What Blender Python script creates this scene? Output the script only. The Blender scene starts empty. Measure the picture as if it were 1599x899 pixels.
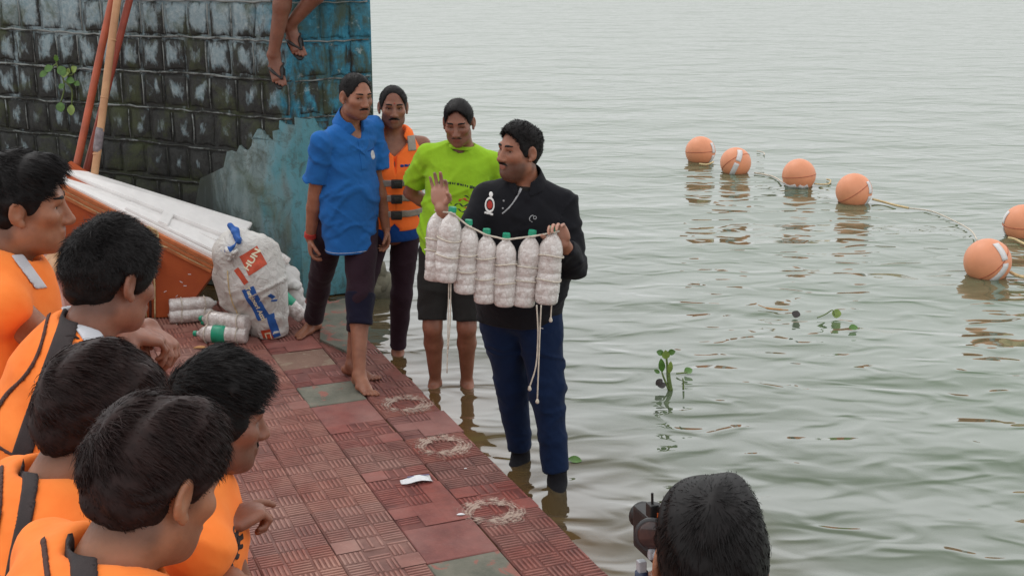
import bpy, bmesh, math, random
import numpy as np
from mathutils import Vector
from mathutils.bvhtree import BVHTree

random.seed(7)
rs = np.random.RandomState(11)
scene = bpy.context.scene
COL = scene.collection

# ------------------------------------------------------------------ camera
H, TH, FPX = 2.57, math.radians(15.7), 2000.0
cam_d = bpy.data.cameras.new('camera')
cam_d.sensor_width = 36.0
cam_d.lens = 36.0 * FPX / 1599.0
cam_d.clip_start = 0.05
cam_d.clip_end = 2000.0
cam = bpy.data.objects.new('camera', cam_d)
COL.objects.link(cam)
cam.location = (0, 0, H)
cam.rotation_euler = (math.pi / 2 - TH, 0, 0)
scene.camera = cam

# ------------------------------------------------------------------ sky, sun, exposure (overcast)
SUN_EL, SUN_AZ = math.radians(58), math.radians(-35)      # azimuth measured from +Y towards +X
world = bpy.data.worlds.new('World')
scene.world = world
world.use_nodes = True
wn, wl = world.node_tree.nodes, world.node_tree.links
wn.clear()
sky = wn.new('ShaderNodeTexSky')
sky.sky_type = 'NISHITA'
sky.sun_disc = False
sky.sun_elevation = SUN_EL
sky.sun_rotation = SUN_AZ
sky.dust_density = 3.0
hsv = wn.new('ShaderNodeHueSaturation')
hsv.inputs['Saturation'].default_value = 0.10
mixw = wn.new('ShaderNodeMixRGB')
mixw.inputs['Fac'].default_value = 0.75                   # cloud layer: mostly even grey white
mixw.inputs['Color2'].default_value = (9.9, 10.1, 10.2, 1)
bg = wn.new('ShaderNodeBackground')
bg.inputs['Strength'].default_value = 0.14
wo = wn.new('ShaderNodeOutputWorld')
wl.new(sky.outputs[0], hsv.inputs['Color'])
wl.new(hsv.outputs[0], mixw.inputs['Color1'])
wl.new(mixw.outputs[0], bg.inputs['Color'])
wl.new(bg.outputs[0], wo.inputs['Surface'])

sun_d = bpy.data.lights.new('sun', 'SUN')
sun_d.energy = 0.6
sun_d.angle = math.radians(25)
sun_d.color = (1.0, 0.97, 0.93)
sun = bpy.data.objects.new('sun', sun_d)
COL.objects.link(sun)
sd = Vector((math.sin(SUN_AZ) * math.cos(SUN_EL), math.cos(SUN_AZ) * math.cos(SUN_EL), math.sin(SUN_EL)))
sun.rotation_euler = sd.to_track_quat('Z', 'Y').to_euler()

scene.view_settings.view_transform = 'Standard'
scene.view_settings.look = 'None'
scene.view_settings.exposure = 0.0
scene.view_settings.gamma = 1.0
scene.render.engine = 'CYCLES'
scene.cycles.max_bounces = 6


# ------------------------------------------------------------------ picture to place
def V(*a):
    return np.array(a, float)


def ray(px, py):
    x = (px - 799.5) / FPX
    y = -(py - 449.5) / FPX
    return V(x, math.cos(TH) + y * math.sin(TH), -math.sin(TH) + y * math.cos(TH))


def at_z(px, py, z=0.0):
    r = ray(px, py)
    return V(0, 0, H) + r * ((z - H) / r[2])


def at_y(px, py, Y):
    r = ray(px, py)
    return V(0, 0, H) + r * (Y / r[1])


def at_w(px, py, w):
    return V(0, 0, H) + ray(px, py) * w


def nrm(v):
    v = np.asarray(v, float)
    return v / max(np.linalg.norm(v), 1e-9)


# ------------------------------------------------------------------ object helpers
def tag(o, label=None, cat=None, group=None, kind=None):
    if label: o['label'] = label
    if cat: o['category'] = cat
    if group: o['group'] = group
    if kind: o['kind'] = kind
    return o


def empty(name, loc, label, cat, group=None):
    o = bpy.data.objects.new(name, None)
    o.empty_display_size = 0.1
    COL.objects.link(o)
    o.location = tuple(loc)
    return tag(o, label, cat, group)


def link(name, me, mat, parent=None, smooth=True):
    """world-space mesh -> object; under a parent the coordinates are made local to it"""
    o = bpy.data.objects.new(name, me)
    COL.objects.link(o)
    if mat is not None and not me.materials:
        me.materials.append(mat)
    if smooth:
        me.shade_smooth()
    if parent is not None:
        o.parent = parent
        base = np.zeros(3)
        q = parent
        while q is not None:
            base += np.array(q.location)
            q = q.parent
        n = len(me.vertices)
        co = np.empty(n * 3, np.float32)
        me.vertices.foreach_get('co', co)
        co = co.reshape(-1, 3) - base.astype(np.float32)
        me.vertices.foreach_set('co', co.ravel())
        me.update()
    return o


def raw(name, verts, faces):
    me = bpy.data.meshes.new(name)
    me.from_pydata([tuple(map(float, v)) for v in verts], [], [tuple(map(int, f)) for f in faces])
    me.update()
    return me


def fastmesh(name, verts, quads):
    me = bpy.data.meshes.new(name)
    v = np.asarray(verts, np.float32)
    q = np.asarray(quads, np.int32)
    me.vertices.add(len(v))
    me.vertices.foreach_set('co', v.ravel())
    me.loops.add(q.size)
    me.loops.foreach_set('vertex_index', q.ravel())
    me.polygons.add(len(q))
    k = q.shape[1]
    me.polygons.foreach_set('loop_start', np.arange(0, q.size, k, dtype=np.int32))
    me.update(calc_edges=True)
    me.validate()
    return me


class MB:
    """collects simple solids into one mesh"""
    def __init__(s):
        s.v, s.f = [], []

    def add(s, vs, fs):
        n = len(s.v)
        s.v += [tuple(x) for x in vs]
        s.f += [tuple(i + n for i in f) for f in fs]
        return s

    def box(s, c, ax, h, bev=0.0):
        """box centred c, axes rows ax, half sizes h, optional chamfer"""
        c = np.asarray(c, float)
        ax = np.asarray(ax, float)
        if bev <= 0:
            vs = [c + ax[0] * h[0] * i + ax[1] * h[1] * j + ax[2] * h[2] * k for k in (-1, 1) for j in (-1, 1) for i in (-1, 1)]
            return s.add(vs, [(0, 2, 3, 1), (4, 5, 7, 6), (0, 1, 5, 4), (2, 6, 7, 3), (0, 4, 6, 2), (1, 3, 7, 5)])
        bm = bmesh.new()
        bmesh.ops.create_cube(bm, size=2)
        for v in bm.verts:
            v.co = Vector((v.co.x * h[0], v.co.y * h[1], v.co.z * h[2]))
        bmesh.ops.bevel(bm, geom=bm.edges[:], offset=bev, segments=2, profile=0.6, affect='EDGES')
        bm.verts.index_update()
        vs = [c + ax[0] * v.co.x + ax[1] * v.co.y + ax[2] * v.co.z for v in bm.verts]
        fs = [[v.index for v in f.verts] for f in bm.faces]
        bm.free()
        return s.add(vs, fs)

    def tube(s, pts, r, n=8, cap=True):
        pts = [np.asarray(p, float) for p in pts]
        if np.isscalar(r): r = [r] * len(pts)
        vs, fs = [], []
        ref = None
        for i, p in enumerate(pts):
            t = nrm(pts[min(i + 1, len(pts) - 1)] - pts[max(i - 1, 0)])
            if ref is None:
                ref = V(0, 0, 1) if abs(t[2]) < .9 else V(1, 0, 0)
            a = nrm(ref - t * (ref @ t))
            b = np.cross(t, a)
            ref = a
            for k in range(n):
                th = 2 * math.pi * k / n
                vs.append(p + (a * math.cos(th) + b * math.sin(th)) * r[i])
        for i in range(len(pts) - 1):
            for k in range(n):
                k2 = (k + 1) % n
                fs.append((i * n + k, i * n + k2, (i + 1) * n + k2, (i + 1) * n + k))
        if cap:
            fs.append(tuple(range(n - 1, -1, -1)))
            fs.append(tuple((len(pts) - 1) * n + k for k in range(n)))
        return s.add(vs, fs)

    def lathe(s, base, axis, prof, n=16, wob=0.0):
        axis = nrm(axis)
        a = nrm(np.cross(axis, V(0, 1, 0) if abs(axis[1]) < .9 else V(1, 0, 0)))
        b = np.cross(axis, a)
        vs, fs = [], []
        for (h, r) in prof:
            for k in range(n):
                th = 2 * math.pi * k / n
                rr = r * (1 + wob * random.uniform(-1, 1))
                vs.append(np.asarray(base) + axis * h + (a * math.cos(th) + b * math.sin(th)) * rr)
        m = len(prof)
        for i in range(m - 1):
            for k in range(n):
                k2 = (k + 1) % n
                fs.append((i * n + k, i * n + k2, (i + 1) * n + k2, (i + 1) * n + k))
        fs.append(tuple(range(n - 1, -1, -1)))
        fs.append(tuple((m - 1) * n + k for k in range(n)))
        return s.add(vs, fs)

    def quadsheet(s, pts):
        n = len(pts)
        return s.add(pts, [tuple(range(n))])

    def build(s, name, mat, parent=None, smooth=False):
        return link(name, raw(name, s.v, s.f), mat, parent, smooth)


def spline(pts, n=8):
    """Catmull-Rom through points"""
    pts = [np.asarray(p, float) for p in pts]
    P = [2 * pts[0] - pts[1]] + pts + [2 * pts[-1] - pts[-2]]
    out = []
    for i in range(1, len(P) - 2):
        for k in range(n):
            t = k / n
            out.append(.5 * (2 * P[i] + (P[i + 1] - P[i - 1]) * t + (2 * P[i - 1] - 5 * P[i] + 4 * P[i + 1] - P[i + 2]) * t * t
                             + (3 * P[i] - P[i - 1] - 3 * P[i + 1] + P[i + 2]) * t ** 3))
    out.append(pts[-1])
    return out


# ------------------------------------------------------------------ materials
def nodes_of(name):
    m = bpy.data.materials.new(name)
    m.use_nodes = True
    nt = m.node_tree
    return m, nt, nt.nodes['Principled BSDF']


def N(nt, typ, **kw):
    n = nt.nodes.new(typ)
    for k, v in kw.items():
        if k in n.inputs.keys() if hasattr(n.inputs, 'keys') else False:
            n.inputs[k].default_value = v
        else:
            setattr(n, k, v)
    return n


def noise(nt, scale, detail=4, rough=.6, vec=None, dist=0.0):
    n = nt.nodes.new('ShaderNodeTexNoise')
    n.inputs['Scale'].default_value = scale
    n.inputs['Detail'].default_value = detail
    n.inputs['Roughness'].default_value = rough
    n.inputs['Distortion'].default_value = dist
    if vec is not None: nt.links.new(vec, n.inputs['Vector'])
    return n.outputs['Fac']


def ramp(nt, fac, stops, interp='LINEAR'):
    r = nt.nodes.new('ShaderNodeValToRGB')
    r.color_ramp.interpolation = interp
    el = r.color_ramp.elements
    while len(el) < len(stops): el.new(0.5)
    for e, (p, c) in zip(el, stops):
        e.position = p
        e.color = (c, c, c, 1) if np.isscalar(c) else (*c, 1)
    nt.links.new(fac, r.inputs[0])
    return r.outputs[0]


def mix(nt, fac, a, b, mode='MIX'):
    m = nt.nodes.new('ShaderNodeMixRGB')
    m.blend_type = mode
    for i, x in ((0, fac), (1, a), (2, b)):
        if hasattr(x, 'is_output'): nt.links.new(x, m.inputs[i])
        elif i == 0: m.inputs[0].default_value = x
        else: m.inputs[i].default_value = (*x, 1) if len(x) == 3 else x
    return m.outputs[0]


def math_(nt, op, a, b=0.0, c=None, clamp=False):
    m = nt.nodes.new('ShaderNodeMath')
    m.operation = op
    m.use_clamp = clamp
    for i, x in enumerate((a, b) if c is None else (a, b, c)):
        if hasattr(x, 'is_output'): nt.links.new(x, m.inputs[i])
        else: m.inputs[i].default_value = x
    return m.outputs[0]


def bump(nt, bsdf, h, strength=.3, dist=.01, prev=None):
    b = nt.nodes.new('ShaderNodeBump')
    b.inputs['Strength'].default_value = strength
    b.inputs['Distance'].default_value = dist
    nt.links.new(h, b.inputs['Height'])
    if prev is not None: nt.links.new(prev, b.inputs['Normal'])
    if bsdf is not None: nt.links.new(b.outputs[0], bsdf.inputs['Normal'])
    return b.outputs[0]


def objco(nt):
    return nt.nodes.new('ShaderNodeTexCoord').outputs['Object']


def worldpos(nt):
    return nt.nodes.new('ShaderNodeNewGeometry').outputs['Position']


def simple(name, col, rough=.6, var=.25, scale=20, bstr=.0, bscale=120, spec=.5, sheen=0.0, col2=None, metal=0.0):
    """a surface with mottled colour and optional fine relief"""
    m, nt, b = nodes_of(name)
    co = objco(nt)
    f = noise(nt, scale, 5, .6, co)
    c2 = col2 if col2 is not None else tuple(max(0, c * (1 - var)) for c in col)
    c1 = col if col2 is not None else tuple(min(1, c * (1 + var * .6)) for c in col)
    nt.links.new(ramp(nt, f, [(.3, c2), (.7, c1)]), b.inputs['Base Color'])
    b.inputs['Roughness'].default_value = rough
    b.inputs['Specular IOR Level'].default_value = spec
    b.inputs['Metallic'].default_value = metal
    if sheen: b.inputs['Sheen Weight'].default_value = sheen
    if bstr: bump(nt, b, noise(nt, bscale, 3, .6, co), bstr, .004)
    return m


def cloth(name, col, weave=900, rough=.85, var=.18, wr=.5, col2=None):
    """woven cloth: fine thread relief plus soft creases"""
    m, nt, b = nodes_of(name)
    co = objco(nt)
    f = noise(nt, 7, 4, .6, co)
    c2 = col2 if col2 is not None else tuple(c * (1 - var) for c in col)
    nt.links.new(ramp(nt, f, [(.3, c2), (.7, col)]), b.inputs['Base Color'])
    b.inputs['Roughness'].default_value = rough
    b.inputs['Specular IOR Level'].default_value = .12
    b.inputs['Sheen Weight'].default_value = .05
    w = nt.nodes.new('ShaderNodeTexWave')
    w.inputs['Scale'].default_value = 9
    w.inputs['Distortion'].default_value = 7
    w.inputs['Detail'].default_value = 3
    w.inputs['Detail Scale'].default_value = 1.6
    w.bands_direction = 'DIAGONAL'
    nt.links.new(co, w.inputs['Vector'])
    n1 = bump(nt, None, w.outputs['Fac'], wr * .10, .02)
    n2 = bump(nt, None, noise(nt, 13, 2, .45, co, .8), wr * .30, .02, n1)
    bump(nt, b, noise(nt, weave, 1, .5, co), .12, .002, n2)
    return m


def skin(name, col):
    m, nt, b = nodes_of(name)
    co = objco(nt)
    f = noise(nt, 14, 4, .6, co)
    dk = (col[0] * .66, col[1] * .60, col[2] * .58)
    c = ramp(nt, f, [(.3, dk), (.7, col)])
    c = mix(nt, ramp(nt, noise(nt, 48, 4, .7, co), [(.5, 0.0), (.75, .35)]), c, (col[0] * 1.15, col[1] * .95, col[2] * .85))
    at = nt.nodes.new('ShaderNodeAttribute'); at.attribute_name = 'stubble'  # also carries hair roots and the painted eye socket shade
    c = mix(nt, math_(nt, 'MULTIPLY', at.outputs['Fac'], .62), c, (.018, .012, .010))
    a2 = nt.nodes.new('ShaderNodeAttribute'); a2.attribute_name = 'lip'
    c = mix(nt, math_(nt, 'MULTIPLY', a2.outputs['Fac'], .6), c, (col[0] * .75, col[1] * .5, col[2] * .6))
    a3 = nt.nodes.new('ShaderNodeAttribute'); a3.attribute_name = 'pale'
    c = mix(nt, math_(nt, 'MULTIPLY', a3.outputs['Fac'], .6), c, (.62, .36, .28))
    nt.links.new(c, b.inputs['Base Color'])
    nt.links.new(ramp(nt, noise(nt, 30, 3, .6, co), [(.3, .36), (.7, .58)]), b.inputs['Roughness'])
    b.inputs['Specular IOR Level'].default_value = .45
    b.inputs['Subsurface Weight'].default_value = .08
    b.inputs['Subsurface Radius'].default_value = (.01, .004, .002)
    n1 = bump(nt, None, noise(nt, 60, 3, .6, co), .22, .004)
    bump(nt, b, noise(nt, 420, 2, .6, co), .22, .002, n1)
    return m


def hair_mat(name, col):
    m, nt, b = nodes_of(name)
    co = objco(nt)
    f = noise(nt, 45, 3, .6, co)
    nt.links.new(ramp(nt, f, [(.3, tuple(c * .6 for c in col)), (.75, tuple(c * 1.5 for c in col))]), b.inputs['Base Color'])
    b.inputs['Roughness'].default_value = .5
    b.inputs['Specular IOR Level'].default_value = .13
    return m


M = {}
M['skin_brown'] = skin('skin_brown', (.33, .138, .080))
M['skin_dark'] = skin('skin_dark', (.21, .084, .050))
M['skin_warm'] = skin('skin_warm', (.36, .152, .080))
M['skin_mid'] = skin('skin_mid', (.275, .112, .068))
M['hair_black'] = hair_mat('hair_black', (.010, .0085, .0085))
M['hair_brown'] = hair_mat('hair_brown', (.020, .0105, .0095))
M['eye_white'] = simple('eye_white', (.55, .50, .46), .25, .1)
M['iris'] = simple('iris', (.012, .008, .006), .15, .1)
M['nail'] = simple('nail', (.45, .26, .20), .3, .1)
M['blue_polo'] = cloth('blue_polo', (.020, .128, .40), wr=.8)
M['blue_dark'] = cloth('blue_dark', (.008, .05, .22))
M['navy'] = cloth('navy', (.006, .016, .050), wr=.6)
M['maroon_black'] = cloth('maroon_black', (.030, .014, .022), wr=.5)
M['navy_lining'] = cloth('navy_lining', (.012, .011, .026), wr=.5)
M['black_knit'] = cloth('black_knit', (.011, .011, .014), wr=.6)
M['black_shorts'] = cloth('black_shorts', (.022, .020, .019), wr=.5)
M['lime'] = cloth('lime', (.30, .53, .025), wr=.5)
M['orange_vest'] = cloth('orange_vest', (.95, .185, .035), weave=600, wr=.35, col2=(.88, .15, .03))
M['orange_jacket'] = cloth('orange_jacket', (.96, .265, .055), weave=600, wr=.45, col2=(.90, .20, .035))
M['black_webbing'] = simple('black_webbing', (.022, .012, .012), .75, .3, 30, .4, 500)
M['seam_tape'] = simple('seam_tape', (.06, .018, .012), .8, .3, 30)
M['grey_webbing'] = simple('grey_webbing', (.27, .23, .20), .7, .25, 30, .4, 500)
M['reflective'] = simple('reflective', (.50, .50, .53), .35, .12, 18, .1, 300)
M['yellow_piping'] = simple('yellow_piping', (.85, .50, .03), .6, .2)
M['trim_grey'] = simple('trim_grey', (.33, .33, .34), .7, .15)
M['white_thread'] = simple('white_thread', (.72, .70, .68), .7, .12)
M['red_thread'] = simple('red_thread', (.40, .03, .02), .8, .2)
M['dark_print'] = simple('dark_print', (.03, .05, .02), .8, .2)
M['red_print'] = simple('red_print', (.45, .09, .03), .8, .2)
M['rubber_black'] = simple('rubber_black', (.012, .011, .011), .55, .3, 40, .2, 200)
M['rope_white'] = simple('rope_white', (.62, .55, .46), .85, .25, 60, .6, 300)
M['rope_yellow'] = simple('rope_yellow', (.62, .47, .25), .85, .3, 60, .5, 260)
M['cap_green'] = simple('cap_green', (.01, .30, .17), .4, .2)
M['white_cloth'] = cloth('white_cloth', (.62, .60, .58))
# ------------------------------------------------------------------ implicit surfaces (bodies, clothes, sack)
def axis_coords(lo, hi, c, zones=()):
    """grid coordinates with step c, finer inside the zones (a, b, step)"""
    out = [lo]
    while out[-1] < hi:
        x = out[-1]
        h = c
        for a, b, s in zones:
            if a - 1e-6 <= x < b: h = min(h, s)
        out.append(x + h)
    return np.array(out, np.float32)


class Field:
    def __init__(s):
        s.p = []
        s.post = []

    def _add(s, fn, lo, hi, k, op, clips):
        s.p.append((fn, np.asarray(lo, float), np.asarray(hi, float), k, op, clips or ()))
        return s

    def cone(s, a, b, ra, rb, k=.015, side=None, w=1.0, op='+', clips=None):
        a = np.asarray(a, float); b = np.asarray(b, float)
        d = b - a
        if side is not None and w != 1.0:
            sd_ = nrm(side); kk = 1 - 1.0 / w
            d2 = d - sd_ * (d @ sd_) * kk
        else:
            sd_ = None; kk = 0; d2 = d
        L2 = max(d2 @ d2, 1e-9)

        def fn(X, Y, Z):
            x = X - a[0]; y = Y - a[1]; z = Z - a[2]
            if sd_ is not None:
                q = (x * sd_[0] + y * sd_[1] + z * sd_[2]) * kk
                x = x - sd_[0] * q; y = y - sd_[1] * q; z = z - sd_[2] * q
            h = np.clip((x * d2[0] + y * d2[1] + z * d2[2]) / L2, 0, 1)
            x = x - d2[0] * h; y = y - d2[1] * h; z = z - d2[2] * h
            return np.sqrt(x * x + y * y + z * z) - (ra + (rb - ra) * h)
        R = max(ra, rb) * max(w, 1)
        return s._add(fn, np.minimum(a, b) - R, np.maximum(a, b) + R, k, op, clips)

    def ell(s, c, ax, r, k=.01, op='+', clips=None):
        c = np.asarray(c, float); ax = np.asarray(ax, float); r = np.asarray(r, float)

        def fn(X, Y, Z):
            x = X - c[0]; y = Y - c[1]; z = Z - c[2]
            u = [(x * ax[i][0] + y * ax[i][1] + z * ax[i][2]) / r[i] for i in range(3)]
            k0 = np.sqrt(u[0] ** 2 + u[1] ** 2 + u[2] ** 2)
            k1 = np.sqrt((u[0] / r[0]) ** 2 + (u[1] / r[1]) ** 2 + (u[2] / r[2]) ** 2)
            return k0 * (k0 - 1) / np.maximum(k1, 1e-6)
        e = np.sqrt(((ax * r[:, None]) ** 2).sum(0))
        return s._add(fn, c - e, c + e, k, op, clips)

    def box(s, c, ax, h, rnd=.01, k=.01, op='+', clips=None):
        c = np.asarray(c, float); ax = np.asarray(ax, float); h = np.asarray(h, float) - rnd

        def fn(X, Y, Z):
            x = X - c[0]; y = Y - c[1]; z = Z - c[2]
            q = [np.abs(x * ax[i][0] + y * ax[i][1] + z * ax[i][2]) - h[i] for i in range(3)]
            o = np.sqrt(np.maximum(q[0], 0) ** 2 + np.maximum(q[1], 0) ** 2 + np.maximum(q[2], 0) ** 2)
            return o + np.minimum(np.maximum(q[0], np.maximum(q[1], q[2])), 0) - rnd
        e = np.abs(ax * (h + rnd)[:, None]).sum(0)
        return s._add(fn, c - e, c + e, k, op, clips)

    def tube(s, pts, off=0.0, side=None, k=.03, clips=None):
        for (p0, r0, w0), (p1, r1, w1) in zip(pts[:-1], pts[1:]):
            s.cone(p0, p1, r0 + off, r1 + off, k, side, (w0 + w1) / 2, clips=clips)
        return s

    def plane(s, pt, n):
        """cut away everything on the side n points to"""
        pt = np.asarray(pt, float); n = nrm(n)
        s.p.append(('plane', pt, n, 0, '-', ()))
        return s

    def bounds(s):
        lo = np.min([p[1] for p in s.p if p[0] != 'plane' and p[4] == '+'], 0)
        hi = np.max([p[2] for p in s.p if p[0] != 'plane' and p[4] == '+'], 0)
        return lo, hi

    def eval(s, xs, ys, zs, off=0.0):
        F = np.full((len(xs), len(ys), len(zs)), .2, np.float32)
        for fn, lo, hi, k, op, clips in s.p:
            if fn == 'plane': continue
            pad = k + .03 + off
            i0, i1 = np.searchsorted(xs, lo[0] - pad), np.searchsorted(xs, hi[0] + pad)
            j0, j1 = np.searchsorted(ys, lo[1] - pad), np.searchsorted(ys, hi[1] + pad)
            k0, k1 = np.searchsorted(zs, lo[2] - pad), np.searchsorted(zs, hi[2] + pad)
            if i1 <= i0 or j1 <= j0 or k1 <= k0: continue
            X = xs[i0:i1, None, None]; Y = ys[None, j0:j1, None]; Z = zs[None, None, k0:k1]
            d = fn(X, Y, Z).astype(np.float32)
            for pt, n in clips:
                d = np.maximum(d, (X - pt[0]) * n[0] + (Y - pt[1]) * n[1] + (Z - pt[2]) * n[2])
            S = F[i0:i1, j0:j1, k0:k1]
            if op == '+':
                h = np.maximum(k - np.abs(S - d), 0) / max(k, 1e-6)
                S[...] = np.minimum(S, d) - h * h * k * .25
            else:
                d = -d
                h = np.maximum(k - np.abs(S - d), 0) / max(k, 1e-6)
                S[...] = np.maximum(S, d) + h * h * k * .25
        for f in s.post:
            msk = np.abs(F) < .04 + off
            I, J, K = np.nonzero(msk)
            F[msk] += f(xs[I], ys[J], zs[K]).astype(np.float32)
        for fn, pt, n, k, op, clips in s.p:                 # clean cuts (hems, cuffs) come last
            if fn != 'plane': continue
            d = ((xs[:, None, None] - pt[0]) * n[0] + (ys[None, :, None] - pt[1]) * n[1] + (zs[None, None, :] - pt[2]) * n[2]).astype(np.float32)
            np.maximum(F, d - off, out=F)
        return F - off if off else F


EDG = [((0, 0, 0), (1, 0, 0)), ((0, 1, 0), (1, 1, 0)), ((0, 0, 1), (1, 0, 1)), ((0, 1, 1), (1, 1, 1)),
       ((0, 0, 0), (0, 1, 0)), ((1, 0, 0), (1, 1, 0)), ((0, 0, 1), (0, 1, 1)), ((1, 0, 1), (1, 1, 1)),
       ((0, 0, 0), (0, 0, 1)), ((1, 0, 0), (1, 0, 1)), ((0, 1, 0), (0, 1, 1)), ((1, 1, 0), (1, 1, 1))]


def surfnet(F, xs, ys, zs, smooth=1):
    S = F < 0
    S[0] = S[-1] = False; S[:, 0] = S[:, -1] = False; S[:, :, 0] = S[:, :, -1] = False
    F = np.where(S, F, np.maximum(F, 1e-5))
    c = np.zeros(tuple(n - 1 for n in S.shape), np.uint8)
    for a in (0, 1):
        for b in (0, 1):
            for d in (0, 1):
                c += S[a:S.shape[0] - 1 + a, b:S.shape[1] - 1 + b, d:S.shape[2] - 1 + d]
    act = (c > 0) & (c < 8)
    I, J, K = np.nonzero(act)
    n = len(I)
    idx = np.full(act.shape, -1, np.int32)
    idx[I, J, K] = np.arange(n)
    acc = np.zeros((n, 3), np.float32); cnt = np.zeros(n, np.float32)
    for e0, e1 in EDG:
        v0 = F[I + e0[0], J + e0[1], K + e0[2]]; v1 = F[I + e1[0], J + e1[1], K + e1[2]]
        cr = (v0 < 0) != (v1 < 0)
        t = np.where(cr, v0 / np.where(cr, v0 - v1, 1), 0)
        for a in range(3):
            acc[:, a] += np.where(cr, e0[a] + (e1[a] - e0[a]) * t, 0)
        cnt += cr
    acc /= np.maximum(cnt, 1)[:, None]
    P = np.empty((n, 3), np.float32)
    for a, (co, ii) in enumerate(((xs, I), (ys, J), (zs, K))):
        P[:, a] = co[ii] + acc[:, a] * (co[ii + 1] - co[ii])
    Q = []
    for ax in range(3):
        sl0 = [slice(None)] * 3; sl1 = [slice(None)] * 3
        sl0[ax] = slice(0, -1); sl1[ax] = slice(1, None)
        a, b = S[tuple(sl0)], S[tuple(sl1)]
        o = [x for x in range(3) if x != ax]
        for flip, m in ((False, a & ~b), (True, ~a & b)):
            ii = list(np.nonzero(m))
            ok = (ii[o[0]] > 0) & (ii[o[1]] > 0)
            ii = [q[ok] for q in ii]
            qs = []
            for du, dv in ((0, 0), (-1, 0), (-1, -1), (0, -1)):
                g = [q.copy() for q in ii]
                g[o[0]] = g[o[0]] + du; g[o[1]] = g[o[1]] + dv
                qs.append(idx[g[0], g[1], g[2]])
            q = np.stack(qs, 1)
            if (ax == 1) != flip: q = q[:, ::-1]
            Q.append(q)
    Q = np.concatenate(Q)
    Q = Q[(Q >= 0).all(1)]
    for _ in range(smooth):
        s = np.zeros_like(P); w = np.zeros(n, np.float32)
        for a in range(4):
            u, v = Q[:, a], Q[:, (a + 1) % 4]
            for d in range(3):
                s[:, d] += np.bincount(u, P[v, d], n)
            w += np.bincount(u, minlength=n)
        P = P * .5 + (s / np.maximum(w, 1)[:, None]) * .5
    return P, Q[:, ::-1].copy()


def grid_for(lo, hi, c, zones=((), (), ())):
    m = c * 2.5
    return [axis_coords(lo[i] - m, hi[i] + m, c, zones[i]) for i in range(3)]


def build_field(name, fd, res, mat, parent, zones=((), (), ()), off=0.0, smooth=1, lohi=None, extra=None):
    lo, hi = lohi if lohi is not None else fd.bounds()
    lo = np.asarray(lo) - off; hi = np.asarray(hi) + off
    xs, ys, zs = grid_for(lo, hi, res, zones)
    F = fd.eval(xs, ys, zs, off)
    if extra is not None: F = extra(F, xs, ys, zs)
    P, Q = surfnet(F, xs, ys, zs, smooth)
    if len(Q) == 0:
        print('EMPTY', name)
        return None, P
    return link(name, fastmesh(name, P, Q), mat, parent), P


def patch(name, fd, c, ax, h, thick, mat, parent, res=.004, depth=.08, shape=None, sink=.006):
    """a layer lying on the surface of a field, cut to a window: centre c, axes ax (u, v, normal), half sizes h (u, v)"""
    c = np.asarray(c, float); ax = np.asarray([nrm(a) for a in ax])
    e = np.abs(ax * np.array([h[0], h[1], depth])[:, None]).sum(0)
    xs, ys, zs = grid_for(c - e, c + e, res)
    F = fd.eval(xs, ys, zs)
    X = xs[:, None, None] - c[0]; Y = ys[None, :, None] - c[1]; Z = zs[None, None, :] - c[2]
    u, v, w = [X * a[0] + Y * a[1] + Z * a[2] for a in ax]
    G = np.maximum(F - thick, -(F + sink))
    if shape is None:
        G = np.maximum(G, np.maximum(np.abs(u) - h[0], np.abs(v) - h[1]))
    else:
        G = np.maximum(G, shape(u, v))
    G = np.maximum(G, np.abs(w) - depth)
    P, Q = surfnet(G.astype(np.float32), xs, ys, zs, 1)
    if len(Q) == 0:
        print('EMPTY patch', name)
        return None
    return link(name, fastmesh(name, P, Q), mat, parent)


def waves(fr, amp, seed):
    r = np.random.RandomState(seed)
    D = r.randn(5, 3); D /= np.linalg.norm(D, axis=1)[:, None]
    ph = r.rand(5) * 6.28

    def f(x, y, z):
        out = 0; w = 0
        for i in range(5):
            s = fr * (1 + .35 * i)
            w = np.sin((x * D[i, 0] + y * D[i, 1] + z * D[i, 2]) * s + ph[i] + 1.3 * w)
            out = out + w / (1 + .5 * i)
        return amp * out
    return f


def creases(amp, seed, fr=34, dirv=(0, 0, 1)):
    """cloth creases: irregular ridges along the zero lines of a stretched wave field, running across dirv"""
    d = nrm(dirv)
    r = np.random.RandomState(seed)
    e = nrm(np.cross(d, r.randn(3))); g = np.cross(d, e)
    a, b = waves(1.0, 1, seed), waves(7, 1, seed + 1)

    def f(x, y, z):
        t = (x * d[0] + y * d[1] + z * d[2]) * fr * .55
        u = (x * e[0] + y * e[1] + z * e[2]) * fr * .20
        v = (x * g[0] + y * g[1] + z * g[2]) * fr * .20
        n = a(t, u, v)
        return -amp * (np.exp(-(n / .45) ** 2) - .35) * np.clip(b(x, y, z) * .45 + .45, 0, 1)
    return f


# ------------------------------------------------------------------ people
def ik(a, t, l1, l2, pole):
    a = np.asarray(a, float); t = np.asarray(t, float)
    d = t - a
    L = np.linalg.norm(d)
    u = d / L
    if L > (l1 + l2) * .998:
        k = L / (l1 + l2)
        return a + u * l1 * k, t
    x = (l1 * l1 - l2 * l2 + L * L) / (2 * L)
    h = math.sqrt(max(l1 * l1 - x * x, 0))
    m = nrm(np.asarray(pole, float) - u * (u @ np.asarray(pole, float)))
    return a + u * x + m * h, t


def frame(f, u):
    f = nrm(f)
    u = np.asarray(u, float)
    u = nrm(u - f * (u @ f))
    return np.cross(f, u), f, u          # right, forward, up


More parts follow.
